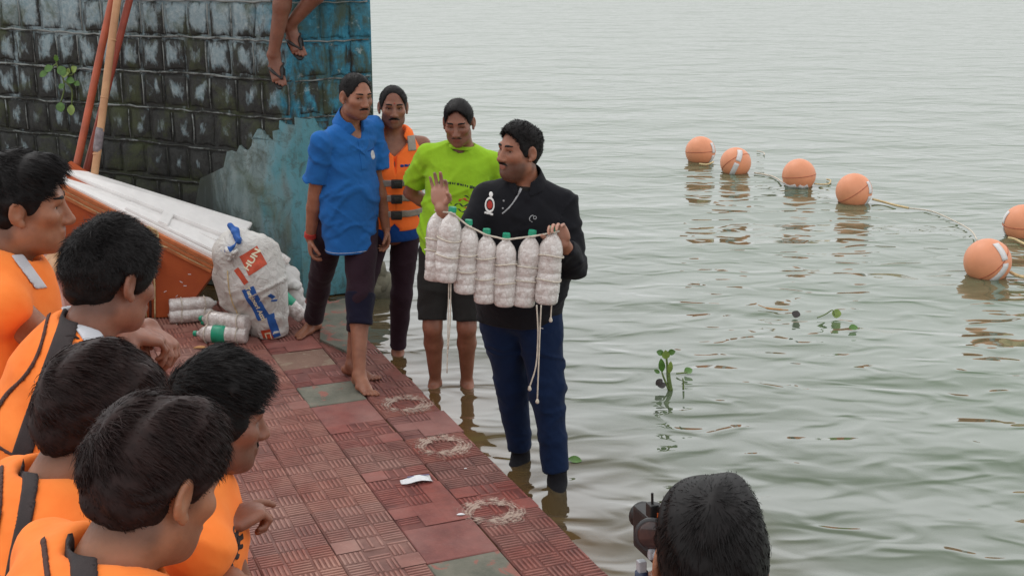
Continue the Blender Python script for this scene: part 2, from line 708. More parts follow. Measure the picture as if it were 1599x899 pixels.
def head_prims(fd, C, hf, hu, s, jaw=1.0, wide=1.0, nose=1.0, ears=True, lid=0.0):
    R, Fw, U = frame(hf, hu)
    ax = np.array([R, Fw, U])

    def p(r, f, u): return C + (R * r * wide + Fw * f + U * u) * s
    def e(c, r, k=.02, op='+'): fd.ell(p(*c), ax, np.array([r[0] * wide, r[1], r[2]]) * s, k * s, op)
    e((0, -.014, .035), (.0735, .093, .086), .02)
    e((0, .030, -.028), (.057 * jaw, .062, .086), .03)
    e((0, .050, -.082), (.040 * jaw, .038, .030), .03)
    e((0, .070, -.096), (.020 * jaw, .020, .016), .02)
    for g in (-1, 1):
        e((g * .042, .053, -.016), (.023, .029, .022), .02)
        e((g * .042 * jaw, .014, -.068), (.020, .038, .028), .03)
        e((g * .0315, .096, .0085), (.0195, .026, .0125), .010, '-')
        for (a_, b_, r_) in (((.016, .0735, .0135 - lid), (.032, .0785, .0165 - lid), .0048), ((.032, .0785, .0165 - lid), (.049, .0665, .0125 - lid), .0045),
                             ((.017, .0740, .0020), (.032, .0770, -.0010), .0040), ((.032, .0770, -.0010), (.047, .0665, .0025), .0038)):      # lids
            fd.cone(p(g * a_[0], a_[1], a_[2]), p(g * b_[0], b_[1], b_[2]), r_ * s, r_ * s, .003 * s)
        e((g * .0125, .097, -.033), (.0095 * nose, .011, .0085), .008)
    fd.cone(p(-.034, .075, .029), p(.034, .075, .029), .0125 * s, .0125 * s, .014 * s)
    fd.cone(p(0, .083, .016), p(0, .105, -.027), .0085 * s, .0125 * nose * s, .010 * s)
    e((0, .108, -.030), (.0115 * nose, .0105, .0095), .008)
    fd.cone(p(-.018, .0885, -.0565), p(.018, .0885, -.0565), .0066 * s, .0068 * s, .006 * s)
    fd.cone(p(-.015, .0875, -.0672), p(.015, .0875, -.0672), .0072 * s, .0072 * s, .006 * s)
    if ears:
        for g in (-1, 1):
            a2 = np.array([nrm(R * g + Fw * .40), nrm(Fw - R * g * .40), U])
            a2[2] = nrm(U - Fw * .12)
            fd.ell(p(g * .080, -.012, -.001), a2, np.array([.0085, .020, .033]) * s, .010 * s)
            fd.ell(p(g * .089, -.009, .004), a2, np.array([.0075, .011, .019]) * s, .006 * s, '-')
            fd.ell(p(g * .078, .000, -.031), a2, np.array([.007, .009, .010]) * s, .006 * s)
    return ax


def hair_field(C, ax, s, t=.012, puff=.0, nape=-.065, front=0.0, seed=1, amp=.003, wide=1.0, side_t=None, fr=55):
    """cap of hair on the cranium: opened for face and ears, closed at the nape"""
    R, Fw, U = ax
    fd = Field()

    def p(r, f, u): return C + (R * r * wide + Fw * f + U * u) * s
    st = t if side_t is None else side_t
    fd.ell(p(0, -.014, .035), ax, np.array([(.0735 + st) * wide, .093 + t * .8, .086 + t]) * s, .01 * s)
    if puff:
        fd.ell(p(0, .018, .085), ax, np.array([.062, .075, .030 + puff]) * s, .03 * s)
    fd.ell(p(0, -.050, -.012), ax, np.array([.062 * wide, .052 + t * .5, .062]) * s, .02 * s)
    fd.ell(p(0, .098 - front, -.036), ax, np.array([.078, .088, .140]) * s, .012 * s, '-')
    fd.ell(p(0, .085, -.075), ax, np.array([.10, .080, .085]) * s, .01 * s, '-')
    for g in (-1, 1):
        fd.ell(p(g * .090, -.008, -.034), ax, np.array([.034, .034, .062]) * s, .01 * s, '-')
    fd.plane(p(0, -.05, nape), -U + Fw * .25)
    fd.post.append(waves(fr, amp, seed))
    return fd


def strands(name, C, ax, s, mat, parent, surf, n, length, width=.0010, lift=.25, crown=(0, -.055, .11), sweep=(0, 1, 0), sweep_w=.5,
            seed=3, curl=.15, minu=-.06, keep=None, droop=.25):
    """individual hairs as thin tapering ribbons rooted on the hair cap"""
    r = np.random.RandomState(seed)
    R, Fw, U = ax
    loc = (surf - C) @ np.array(ax).T / s
    ok = np.nonzero((loc[:, 2] > minu))[0]
    if keep is not None: ok = ok[keep(loc[ok])]
    i = r.choice(ok, n)
    P = surf[i] + r.randn(n, 3) * .0022
    L = (P - C) @ np.array(ax).T / s
    nor = L / np.array([.075, .095, .09]) ** 2
    nor /= np.linalg.norm(nor, axis=1)[:, None]
    fl = L - np.array(crown)
    fl /= np.maximum(np.linalg.norm(fl, axis=1)[:, None], 1e-3)
    fl = fl * (1 - sweep_w) + np.array(sweep) * sweep_w
    clump = np.stack([waves(38, 1, seed + q)(L[:, 0], L[:, 1], L[:, 2]) for q in (1, 2, 3)], 1)
    fl = fl + clump * curl * .5 + r.randn(n, 3) * curl
    fl -= nor * (fl * nor).sum(1)[:, None]
    fl /= np.maximum(np.linalg.norm(fl, axis=1)[:, None], 1e-3)
    ln = (length * (.55 + .7 * r.rand(n)) * np.clip((L[:, 2] + .055) / .11, .22, 1))[:, None]
    earz = (np.abs(L[:, 0]) > .055) & (L[:, 1] > -.055) & (L[:, 1] < .06) & (L[:, 2] < .035)
    ln[earz] *= .35
    lift = lift * (.5 + r.rand(n, 1)) + (r.rand(n, 1) < .03) * .22
    pts = []
    for k in range(3):
        t = k / 2
        pts.append(L - nor * .003 + (fl * t + nor * (lift * t - droop * t * t) + np.array([0, 0, -1.0]) * droop * .3 * t * t) * ln / s)
    pts = np.stack(pts, 1)
    side = np.cross(fl, nor + r.randn(n, 3) * .6)
    side /= np.maximum(np.linalg.norm(side, axis=1)[:, None], 1e-3)
    wv = np.array([1, .85, .12])[None, :, None] * width / s
    A = pts + side[:, None] * wv; B = pts - side[:, None] * wv
    W = np.stack([A, B], 2).reshape(-1, 3) * s
    W = C + W @ np.array(ax)
    q = np.arange(n)[:, None] * 6
    Q = np.concatenate([q + np.array([2 * k, 2 * k + 1, 2 * k + 3, 2 * k + 2])[None] for k in range(2)])
    return link(name, fastmesh(name, W, Q), mat, parent)


def hand_prims(fd, wrist, d, n, right, s, curl=(.3, .3, .35, .4), thumb=.5, spread=.06, thumb_in=.3):
    """palm and five fingers: d towards the fingertips, n out of the palm"""
    d = nrm(d); n = nrm(np.asarray(n, float) - d * (np.asarray(n, float) @ d))
    t = np.cross(d, n) if right else np.cross(n, d)
    ax = np.array([t, d, n])

    def p(a, b, c): return wrist + (t * a + d * b + n * c) * s
    fd.ell(p(0, .048, 0), ax, np.array([.040, .054, .0155]) * s, .012 * s)
    fd.cone(p(.026, .03, .004), p(.030, .078, .002), .012 * s, .0105 * s, .01 * s)
    fd.cone(p(-.028, .028, .004), p(-.029, .075, .002), .011 * s, .0095 * s, .01 * s)
    tips = []
    for i, (x, L, rr) in enumerate(((.030, .070, .0088), (.0105, .078, .0092), (-.0095, .072, .0087), (-.0285, .056, .0077))):
        b = p(x, .086 - abs(x) * .18, 0)
        a = 0
        sp = nrm(d + t * (x * spread * 40))
        for j, fr in enumerate((.45, .32, .23)):
            a += curl[i] * (1.0, 1.25, .8)[j]
            e = b + (sp * math.cos(a) + n * math.sin(a)) * L * fr * s
            fd.cone(b, e, rr * (1 - .06 * j) * s, rr * (.95 - .08 * j) * s, .003 * s)
            b = e
        tips.append(b)
    b = p(.022, .022, .006)
    dirs = (nrm(t * .75 + d * .65 + n * thumb_in), nrm(t * (.55 - thumb * .5) + d * .85 + n * (thumb_in + thumb * .4)), nrm(t * (.25 - thumb * .5) + d * .9 + n * (thumb_in + thumb * .7)))
    for j, (dd, L) in enumerate(zip(dirs, (.040, .032, .026))):
        e = b + dd * L * s
        fd.cone(b, e, (.013, .0108, .0098)[j] * s, (.0110, .0100, .0085)[j] * s, .004 * s)
        b = e
    tips.append(b)
    return tips


def foot_prims(fd, ankle, d, s, up=(0, 0, 1), flat=True):
    """bare foot: heel, arch, ball and five toes; ankle is the joint, .08 above the sole"""
    U = nrm(up)
    d = nrm(np.asarray(d, float) - U * (np.asarray(d, float) @ U))
    sd_ = np.cross(d, U)

    def p(a, b, c): return ankle + (sd_ * a + d * b + U * c) * s
    fd.cone(p(0, -.045, -.050), p(0, .03, -.052), .029 * s, .027 * s, .02 * s)
    fd.cone(p(0, .0, -.015), p(0, .10, -.058), .034 * s, .022 * s, .02 * s, sd_, 1.25)
    fd.cone(p(.004, .05, -.058), p(.006, .135, -.064), .024 * s, .0165 * s, .015 * s, sd_, 1.9)
    for i in range(5):
        x = -.034 + i * .0165
        L = (.046, .044, .039, .034, .028)[i]
        fd.cone(p(x, .140 - abs(i - 1) * .007, -.066), p(x * 1.05, .140 - abs(i - 1) * .007 + L, -.071), .0095 * s, (.0105, .0085, .008, .0075, .0075)[i] * s, .004 * s)


class Rig:
    def __init__(s, pel, f, head, up=(0, 0, 1), hf=None, hu=(0, 0, 1), sc=1.0, hips_f=None, sh_w=.178, neck_back=.0, girth=1.0, drop=.080):
        s.sc = sc
        s.girth = girth
        s.pel = np.asarray(pel, float)
        s.R, s.f, s.u = frame(f, up)
        s.head = np.asarray(head, float)
        s.hf = nrm(hf if hf is not None else f)
        s.hu = np.asarray(hu, float)
        hR, hF, hU = frame(s.hf, s.hu)
        nb = s.head - hU * .155 * sc - hF * .045 * sc - s.f * neck_back
        s.neckb = nb
        s.u = nrm(nb - s.pel)
        s.f = nrm(s.f - s.u * (s.f @ s.u))
        s.R = np.cross(s.f, s.u)
        s.len = np.linalg.norm(nb - s.pel)
        s.sh = [nb - s.u * drop * sc + s.R * g * sh_w * sc - s.f * .005 for g in (1, -1)]      # right, left
        hfw = nrm(hips_f) if hips_f is not None else nrm(V(s.f[0], s.f[1], 0))
        s.hR = np.cross(hfw, V(0, 0, 1))
        s.hf_ = hfw
        s.hip = [s.pel + s.hR * g * .088 * sc - V(0, 0, .01) for g in (1, -1)]
        s.el = [None, None]; s.wr = [None, None]; s.kn = [None, None]; s.an = [None, None]

    def at(s, h, f=0.0, r=0.0):
        """point on the trunk: h along the spine 0..1, f forward, r right (m)"""
        return s.pel + s.u * s.len * h + s.f * f + s.R * r

    def arm(s, i, wrist, pole):
        s.el[i], s.wr[i] = ik(s.sh[i], wrist, .285 * s.sc, .255 * s.sc, pole)

    def leg(s, i, ankle, pole):
        s.kn[i], s.an[i] = ik(s.hip[i], ankle, .425 * s.sc, .415 * s.sc, pole)

    def trunk(s, off=0.0, belly=0.0):
        g = s.sc * s.girth
        return [(s.at(-.02), .110 * g + off, 1.42), (s.at(.18, .005 + belly * .3), .102 * g + off + belly * .4, 1.40), (s.at(.38, .008 + belly * .5), .100 * g + off + belly * .5, 1.42),
                (s.at(.62, .010), .108 * g + off, 1.42), (s.at(.80, .0), .096 * g + off, 1.52), (s.at(.90, -.005), .070 * g + off, 1.9)]

    def body(s, head_kw=None, arm_r=1.0, leg_r=1.0):
        fd = Field()
        c = s.sc
        fd.tube(s.trunk(-.004), side=s.R, k=.03)
        for g in (0, 1):
            fd.cone(s.at(.90, 0, .03 * (1 - 2 * g)), s.sh[g], .052 * c, .049 * c, .035)
            if s.el[g] is not None:
                fd.cone(s.sh[g], s.el[g], .048 * c * arm_r, .039 * c * arm_r, .025)
                m = s.el[g] + (s.wr[g] - s.el[g]) * .3
                fd.cone(s.el[g], m, .0385 * c * arm_r, .0405 * c * arm_r, .012)
                fd.cone(m, s.wr[g], .0405 * c * arm_r, .0265 * c * arm_r, .012)
            if s.kn[g] is not None:
                fd.cone(s.hip[g], s.kn[g], .086 * c * leg_r, .056 * c * leg_r, .02)
                m = s.kn[g] + (s.an[g] - s.kn[g]) * .30
                bk = nrm(s.kn[g] - (s.hip[g] + s.an[g]) / 2 + s.hf_ * .05)
                fd.cone(s.kn[g], m - bk * .010, .053 * c * leg_r, .056 * c * leg_r, .02)
                fd.cone(m - bk * .010, s.an[g], .054 * c * leg_r, .034 * c * leg_r, .02)
        hR, hF, hU = frame(s.hf, s.hu)
        fd.cone(s.neckb - s.f * .006, s.head - hU * .055 * c - hF * .018 * c, .060 * c, .056 * c, .03)
        s.wide = (head_kw or {}).get('wide', 1.0)
        s.hax = head_prims(fd, s.head, s.hf, s.hu, c, **(head_kw or {}))
        return fd


def face_attrs(o, P, base, rig, stubble=.5, pale_pts=(), wide=1.0):
    L = (P - rig.head) @ np.array(rig.hax).T / rig.sc
    n = len(P)
    front = np.clip((L[:, 1] - .0) / .03, 0, 1)
    low = np.clip((-L[:, 2] - .028) / .02, 0, 1) * np.clip((L[:, 2] + .135) / .02, 0, 1)
    st = stubble * front * low
    lipm = np.clip(1 - (((L[:, 0]) / .024) ** 2 + ((L[:, 2] + .0615) / .0125) ** 2), 0, 1) * (L[:, 1] > .07)
    lipm = np.clip(lipm * 2.5, 0, 1)
    st = st * (1 - lipm)
    # hair roots fading into the skin round the cap
    rt = .85 * np.clip((L[:, 2] + .098) / .03, 0, 1) * np.clip((-.012 - L[:, 1]) / .02, 0, 1) * (L[:, 2] > -.12) * (np.abs(L[:, 0]) < .082)
    sb = .8 * np.clip(1 - ((L[:, 1] - .018) / .026) ** 2, 0, 1) * np.clip((L[:, 2] + .035) / .02, 0, 1) * (L[:, 2] < .06) * (np.abs(L[:, 0]) > .05)
    st = np.maximum(st, np.maximum(rt, sb))
    for g in (-1, 1):                                   # darker skin round the eyes, with socket shade painted in
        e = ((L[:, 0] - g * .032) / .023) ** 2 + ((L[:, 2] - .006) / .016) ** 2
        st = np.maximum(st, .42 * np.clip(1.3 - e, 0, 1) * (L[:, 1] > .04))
    pale = np.zeros(n, np.float32)
    for c, r in pale_pts:
        pale = np.maximum(pale, np.clip(1.4 - np.linalg.norm(P - c, axis=1) / r, 0, 1))
    for nm, v in (('stubble', st), ('lip', lipm), ('pale', pale)):
        a = o.data.attributes.new(nm, 'FLOAT', 'POINT')
        a.data.foreach_set('value', v.astype(np.float32))


def face_parts(root, rig, hairm, moustache=None, brow=1.0, eyes=True, wide=1.0, gaze=(0, 1, 0), brow_w=1.0, res=.0024):
    C, s = rig.head, rig.sc
    R, Fw, U = rig.hax
    def p(r, f, u): return C + (R * r * wide + Fw * f + U * u) * s
    for g in (-1, 1):
        if eyes:
            mb = MB()
            mb.lathe(p(g * .0315, .0640, .0080), nrm(Fw + R * g * .12), [(.0 * s, .0125 * s), (.004 * s, .0120 * s), (.008 * s, .0098 * s), (.0112 * s, .006 * s), (.0124 * s, .002 * s)], 14)
            e = mb.build('eye', M['eye_white'], root, True)
            gz = nrm(R * gaze[0] + Fw * gaze[1] + U * gaze[2])
            mb = MB()
            mb.lathe(p(g * .0315, .0640, .0080) + gz * .0112 * s, gz, [(0, .0062 * s), (.0010 * s, .0056 * s), (.0016 * s, .003 * s)], 12)
            ir = link('iris', raw('iris', mb.v, mb.f), M['iris'], None)
            ir.parent = e
            off = np.array(root.location)
            for v in ir.data.vertices: v.co = Vector(np.array(v.co) - off)
        if brow:
            a_ = np.array([nrm(R * g - Fw * .32), U, nrm(Fw + R * g * .32)])
            patch('eyebrow', rig.fd, p(g * .032, .082, .0300), a_, (.024 * s, .014 * s), .0022, hairm, root, res=res, depth=.03,
                  shape=lambda u, v: np.maximum(np.abs(v - .003 + 5.5 * (u - .003) ** 2) - .0042 * brow * (1 - .55 * np.clip(u / .022, 0, 1)), np.abs(u) - .0205))
    if moustache:
        w, t = moustache
        patch('moustache', rig.fd, p(0, .090, -.0470), np.array([R, U, Fw]), (.036 * w * s, .020 * s), .0032 * t, hairm, root, res=res, depth=.045,
              shape=lambda u, v: np.maximum(np.abs(v + 8.5 * u * u) - (.0062 * t - .0025 * np.exp(-(u / .004) ** 2)) * np.clip(1.15 - np.abs(u) / (.033 * w), .05, 1), np.abs(u) - .031 * w))


def zones_around(pts):
    """fine grid zones from (point, radius, step)"""
    return tuple(tuple((c[a] - r, c[a] + r, st) for c, r, st in pts) for a in range(3))
# ------------------------------------------------------------------ the setting
P0 = V(.34, 4.78, 0)                                   # a point on the water's edge
ED = nrm(V(-.387, .922, 0))                            # along the edge, away from the camera
IN = V(-ED[1], ED[0], 0)                               # inland (to the left)
UP = V(0, 0, 1)


def sp(s, p, z=0.0):
    return P0 + ED * s + IN * p + UP * z


WATER_Z = -.012


def make_water():
    m, nt, b = nodes_of('water')
    pos = worldpos(nt)
    sx = nt.nodes.new('ShaderNodeSeparateXYZ'); nt.links.new(pos, sx.inputs[0])
    # distance from the steps: shallow brown over the silt, olive further out
    d = math_(nt, 'ADD', math_(nt, 'MULTIPLY', math_(nt, 'SUBTRACT', sx.outputs['X'], float(P0[0])), float(-IN[0])),
              math_(nt, 'MULTIPLY', math_(nt, 'SUBTRACT', sx.outputs['Y'], float(P0[1])), float(-IN[1])))
    nz = noise(nt, 1.2, 3, .5, pos)
    d2 = math_(nt, 'ADD', d, math_(nt, 'MULTIPLY', math_(nt, 'SUBTRACT', nz, .5), .8))
    col = ramp(nt, math_(nt, 'DIVIDE', d2, 3.2, clamp=True), [(0, (.110, .062, .022)), (.12, (.084, .072, .042)), (.30, (.094, .114, .078)), (1, (.088, .126, .074))])
    # ripples: long swell, wind ripples, fine chop; stretched across the wind
    mp = nt.nodes.new('ShaderNodeMapping')
    mp.inputs['Rotation'].default_value = (0, 0, math.radians(-14))
    mp.inputs['Scale'].default_value = (.85, 1.45, 1)
    nt.links.new(pos, mp.inputs['Vector'])
    v = mp.outputs[0]
    a = noise(nt, 1.1, 1, .4, v, .3)
    c = ramp(nt, noise(nt, 3.5, .7, .4, v, .8), [(.30, 0.0), (.52, .35), (.72, 1.0)], 'B_SPLINE')
    far = noise(nt, .75, 1.2, .5, v, .3)
    e = noise(nt, 12.0, 1, .4, v, .3)
    h = math_(nt, 'ADD', math_(nt, 'ADD', math_(nt, 'MULTIPLY', far, 1.9), math_(nt, 'MULTIPLY', a, .55)), math_(nt, 'ADD', math_(nt, 'MULTIPLY', c, .23), math_(nt, 'MULTIPLY', e, .010)))
    nb = bump(nt, None, h, 1.0, .066)
    # murky body below a reflecting skin; chop keeps the far water from mirroring fully
    nt.nodes.remove(b)
    df = nt.nodes.new('ShaderNodeBsdfDiffuse'); nt.links.new(col, df.inputs['Color'])
    gl = nt.nodes.new('ShaderNodeBsdfGlossy'); gl.inputs['Roughness'].default_value = .03
    fr = nt.nodes.new('ShaderNodeFresnel'); fr.inputs['IOR'].default_value = 1.33
    for q in (gl, fr): nt.links.new(nb, q.inputs['Normal'])
    fac = ramp(nt, fr.outputs[0], [(0, 0.0), (.036, .04), (.050, .09), (.080, .22), (.13, .33), (.33, .47), (.8, .67)])
    ms = nt.nodes.new('ShaderNodeMixShader')
    nt.links.new(fac, ms.inputs[0]); nt.links.new(df.outputs[0], ms.inputs[1]); nt.links.new(gl.outputs[0], ms.inputs[2])
    nt.links.new(ms.outputs[0], nt.nodes['Material Output'].inputs['Surface'])
    return m


M['water'] = make_water()
xs = np.concatenate([np.linspace(-300, -12, 8), np.linspace(-11, 20, 12), np.linspace(22, 300, 8)])
ys = np.concatenate([np.linspace(-12, 40, 14), np.linspace(46, 900, 12)])
vs = [(x, y, WATER_Z) for y in ys for x in xs]
nx = len(xs)
fs = [(j * nx + i, j * nx + i + 1, (j + 1) * nx + i + 1, (j + 1) * nx + i) for j in range(len(ys) - 1) for i in range(nx - 1)]
tag(link('water', raw('water', vs, fs), M['water'], None, False), kind='structure')
bed = tag(link('lake_bed', raw('lake_bed', [(-320, -40, -1.2), (320, -40, -1.2), (320, 920, -1.2), (-320, 920, -1.2)], [(0, 1, 2, 3)]),
               simple('silt', (.12, .085, .045), .95, .4, 3), None, False), kind='structure')


# --- tiles
def tile_material(name, base, dark, pale, wear, groove=True):
    m, nt, b = nodes_of(name)
    pos = worldpos(nt)
    oi = nt.nodes.new('ShaderNodeObjectInfo')
    f = noise(nt, 9, 5, .65, pos)
    f2 = noise(nt, 2.1, 4, .6, pos)
    f3 = noise(nt, 70, 3, .7, pos)
    c = ramp(nt, f, [(.28, dark), (.62, base)])
    # trodden dust lies in broad patches
    c = mix(nt, math_(nt, 'MULTIPLY', ramp(nt, f2, [(.42, 0.0), (.68, 1.0)]), wear), c, pale)
    c = mix(nt, math_(nt, 'MULTIPLY', ramp(nt, f3, [(.55, 0.0), (.75, 1.0)]), .25), c, pale)
    if groove:                                          # colour darkens unevenly between the ribs
        so = nt.nodes.new('ShaderNodeSeparateXYZ'); nt.links.new(objco(nt), so.inputs[0])
        gz = ramp(nt, math_(nt, 'MULTIPLY', so.outputs['Z'], 200.0), [(.15, 1.0), (.6, 0.0)])
        c = mix(nt, math_(nt, 'MULTIPLY', gz, ramp(nt, f, [(.3, .80), (.75, .25)])), c, tuple(x * .55 for x in dark))
    hs = nt.nodes.new('ShaderNodeHueSaturation')
    nt.links.new(c, hs.inputs['Color'])
    nt.links.new(math_(nt, 'ADD', .94, math_(nt, 'MULTIPLY', oi.outputs['Random'], .12)), hs.inputs['Value'])
    nt.links.new(math_(nt, 'ADD', .90, math_(nt, 'MULTIPLY', oi.outputs['Random'], .14)), hs.inputs['Saturation'])
    nt.links.new(hs.outputs[0], b.inputs['Base Color'])
    nt.links.new(ramp(nt, f2, [(.35, .42), (.6, .72)]), b.inputs['Roughness'])
    b.inputs['Specular IOR Level'].default_value = .35
    bump(nt, b, math_(nt, 'ADD', f, math_(nt, 'MULTIPLY', f3, .5)), .35, .006)
    return m


M['tile'] = tile_material('tile_red', (.27, .092, .070), (.17, .056, .045), (.40, .23, .185), .6)
M['tile_worn'] = tile_material('tile_worn', (.25, .066, .052), (.16, .043, .037), (.36, .19, .16), .45)
M['tile_edge'] = tile_material('tile_edge', (.25, .080, .062), (.15, .048, .040), (.36, .20, .16), .45)
M['tile_dusty'] = tile_material('tile_dusty', (.30, .115, .088), (.20, .072, .056), (.42, .25, .20), .75)
M['tile_smooth'] = tile_material('tile_smooth', (.24, .062, .049), (.15, .040, .035), (.36, .19, .16), .5, False)
M['grout'] = simple('grout', (.22, .105, .082), .9, .4, 14, .4, 90)


def cement_mat(name, a, bcol, red):
    m, nt, b = nodes_of(name)
    pos = worldpos(nt)
    f = noise(nt, 5, 6, .65, pos)
    g = noise(nt, 8, 4, .6, pos, .5)
    c = ramp(nt, f, [(.3, a), (.7, bcol)])
    c = mix(nt, ramp(nt, g, [(.54, 0.0), (.60, 1.0)]), c, red)
    nt.links.new(c, b.inputs['Base Color'])
    b.inputs['Roughness'].default_value = .8
    bump(nt, b, noise(nt, 40, 5, .7, pos), .5, .01)
    return m


M['cement'] = cement_mat('cement', (.085, .092, .070), (.20, .185, .145), (.27, .11, .085))
M['cement_brown'] = cement_mat('cement_brown', (.16, .085, .06), (.22, .13, .095), (.24, .17, .12))

TS = .33
T = TS - .0022


def tile_mesh(name, kind, seed):
    r = random.Random(seed)
    vs, fs = [], []

    def q(pts):
        n = len(vs); vs.extend(pts); fs.append(tuple(range(n, n + len(pts))))
    z0 = .0
    h = T / 2
    cell = T / 3
    # body of the tile with a small rounded-off rim
    b = .004
    top = [(-h + b, -h + b, z0), (h - b, -h + b, z0), (h - b, h - b, z0), (-h + b, h - b, z0)]
    rim = [(-h, -h, z0 - .004), (h, -h, z0 - .004), (h, h, z0 - .004), (-h, h, z0 - .004)]
    low = [(-h, -h, -.03), (h, -h, -.03), (h, h, -.03), (-h, h, -.03)]
    q(top)
    for A, B in ((top, rim), (rim, low)):
        for k in range(4):
            q([B[k], B[(k + 1) % 4], A[(k + 1) % 4], A[k]])
    if kind != 'smooth':
        for i in range(3):
            for j in range(3):
                cx, cy = (i - 1) * cell, (j - 1) * cell
                if kind == 'worn' and r.random() < .28:
                    g_ = cell * .497
                    q([(cx - g_, cy - g_, .0036), (cx + g_, cy - g_, .0036), (cx + g_, cy + g_, .0036), (cx - g_, cy + g_, .0036)])
                    continue
                along = (i + j) % 2
                nb = 5
                for k in range(nb):
                    if kind == 'worn' and r.random() < .2: continue
                    o = -cell / 2 + cell * (k + .5) / nb
                    w, L, t = cell * .27 / nb * 1.15, cell * .445, .0052 * (r.uniform(.6, 1) if kind == 'worn' else 1)
                    u, v = ((1, 0), (0, 1)) if along else ((0, 1), (1, 0))

                    def pt(a, c, z): return (cx + u[0] * a + v[0] * c, cy + u[1] * a + v[1] * c, z)
                    tp = [pt(-L + .003, o - w * .6, t), pt(L - .003, o - w * .6, t), pt(L - .003, o + w * .6, t), pt(-L + .003, o + w * .6, t)]
                    bt = [pt(-L, o - w, z0), pt(L, o - w, z0), pt(L, o + w, z0), pt(-L, o + w, z0)]
                    if not along:
                        tp, bt = tp[::-1], bt[::-1]
                    q(tp)
                    for kk in range(4):
                        q([bt[kk], bt[(kk + 1) % 4], tp[(kk + 1) % 4], tp[kk]])
    return raw(name, vs, fs)


tile_meshes = [tile_mesh('tile', 'ribbed', 1)]
worn_meshes = [tile_mesh('tile_worn', 'worn', k) for k in range(2, 6)]
smooth_mesh = tile_mesh('tile_smooth', 'smooth', 1)

S0, S1 = -4.6, 4.75                                         # along the edge


def slab_prism(name, poly, z0, z1, mat):
    n = len(poly)
    vs = [(p[0], p[1], z1) for p in poly] + [(p[0], p[1], z0) for p in poly]
    fs = [tuple(range(n))] + [(i, i + n, (i + 1) % n + n, (i + 1) % n) for i in range(n)] + [tuple(range(2 * n - 1, n - 1, -1))]
    return raw(name, vs, fs)


# bed under the tiles, dipping below the water at the edge
bedpts = []
plat = tag(link('platform', slab_prism('platform', [sp(S0, -.02), sp(S0, 1.5), sp(4.9, 1.5), sp(4.9, -.02)], -1.1, -.024, None), M['grout'], None, False), kind='structure')
ledge = tag(link('sunken_step', slab_prism('sunken_step', [sp(S0, -.9), sp(S0, -.03), sp(4.6, -.03), sp(4.6, -.9)], -1.1, -.16, None), M['grout'], None, False), kind='structure')
plat_rot = math.atan2(ED[1], ED[0])
cement_cells, brown_cells, worn_cells = {}, {}, set()


def cell_of(px, py):
    g = at_z(px, py)
    s = (g - P0) @ ED; p = (g - P0) @ IN
    return int(math.floor((s - S0) / TS)), int(math.floor((p + .05) / TS))


for px, py in ((505, 604), (735, 878)): cement_cells[cell_of(px, py)] = 1
brown_cells[cell_of(480, 568)] = 1
nrow = 5
ncol = int((4.95 - S0) / TS)
for i in range(ncol):
    for j in range(nrow):
        s, p = S0 + (i + .5) * TS, -.05 + (j + .5) * TS
        g = sp(s, p + (random.uniform(-.010, .006) if j == 0 else 0))
        wet = -.005
        tilt = 0.0
        r = random.random()
        if (i, j) in cement_cells: me, mt = smooth_mesh, 'cement'
        elif (i, j) in brown_cells: me, mt = smooth_mesh, 'cement_brown'
        elif j == 1 and r < .28: me, mt = smooth_mesh, 'tile_smooth'
        elif j == 1 and r < .8: me, mt = worn_meshes[random.randrange(4)], 'tile_worn'
        elif r < .22: me, mt = worn_meshes[random.randrange(4)], 'tile_worn' if j < 2 else 'tile_dusty'
        else: me, mt = tile_meshes[0], ('tile_edge' if j == 0 else 'tile' if j == 1 else 'tile_dusty')
        if (i, j) in cement_cells or (i, j) in brown_cells: nm = 'cement_patch'
        else: nm = 'tile'
        o = bpy.data.objects.new(nm, me)
        COL.objects.link(o)
        if not me.materials: me.materials.append(M[mt])
        o.material_slots[0].link = 'OBJECT'
        o.material_slots[0].material = M[mt]
        o.parent = plat
        dz = random.uniform(-.0022, .0022)
        o.location = (g[0], g[1], dz + (-.003 + random.uniform(-.003, .002) if j == 0 else 0))
        o.rotation_euler = (random.uniform(-.004, .004), 0, plat_rot + random.uniform(-.006, .006))
        if j == 0:                                           # the outer row has sunk towards the water
            ax_ = Vector(ED)
            from mathutils import Quaternion
            qd = Quaternion(ax_, math.radians(1.3 + random.uniform(-.5, .5))) @ o.rotation_euler.to_quaternion()
            o.rotation_euler = qd.to_euler()

# ghat steps rising inland
for k in range(4):
    p0 = 1.47 + .36 * k
    p1 = 6.5 if k == 3 else p0 + .75
    z1 = .33 * (k + 1) if k < 3 else 1.02
    if k == 3: continue
    if k == 2: p1 = 6.5
    poly = [sp(-6.5, p0), sp(-6.5, p1), sp(5.6, p1), sp(5.6, p0)]
    tag(link('ghat_step', slab_prism('ghat_step', poly, -1.0 - .01 * k, z1, None), M['tile_dusty'], None, False), kind='structure')

# --- wall
WC = V(-1.50, 8.88, 0)                                       # the blunt corner that faces us
WL = nrm(V(-.90, .436, 0))                                   # along the left face
WR = nrm(V(.90, .435, 0))                                    # along the short blue face
WRL = .565
WT = 2.24                                                    # top of wall
NL = nrm(V(-WL[1], WL[0], 0)); NL = NL if NL[1] < 0 else -NL
NR = nrm(V(-WR[1], WR[0], 0)); NR = NR if NR[1] < 0 else -NR


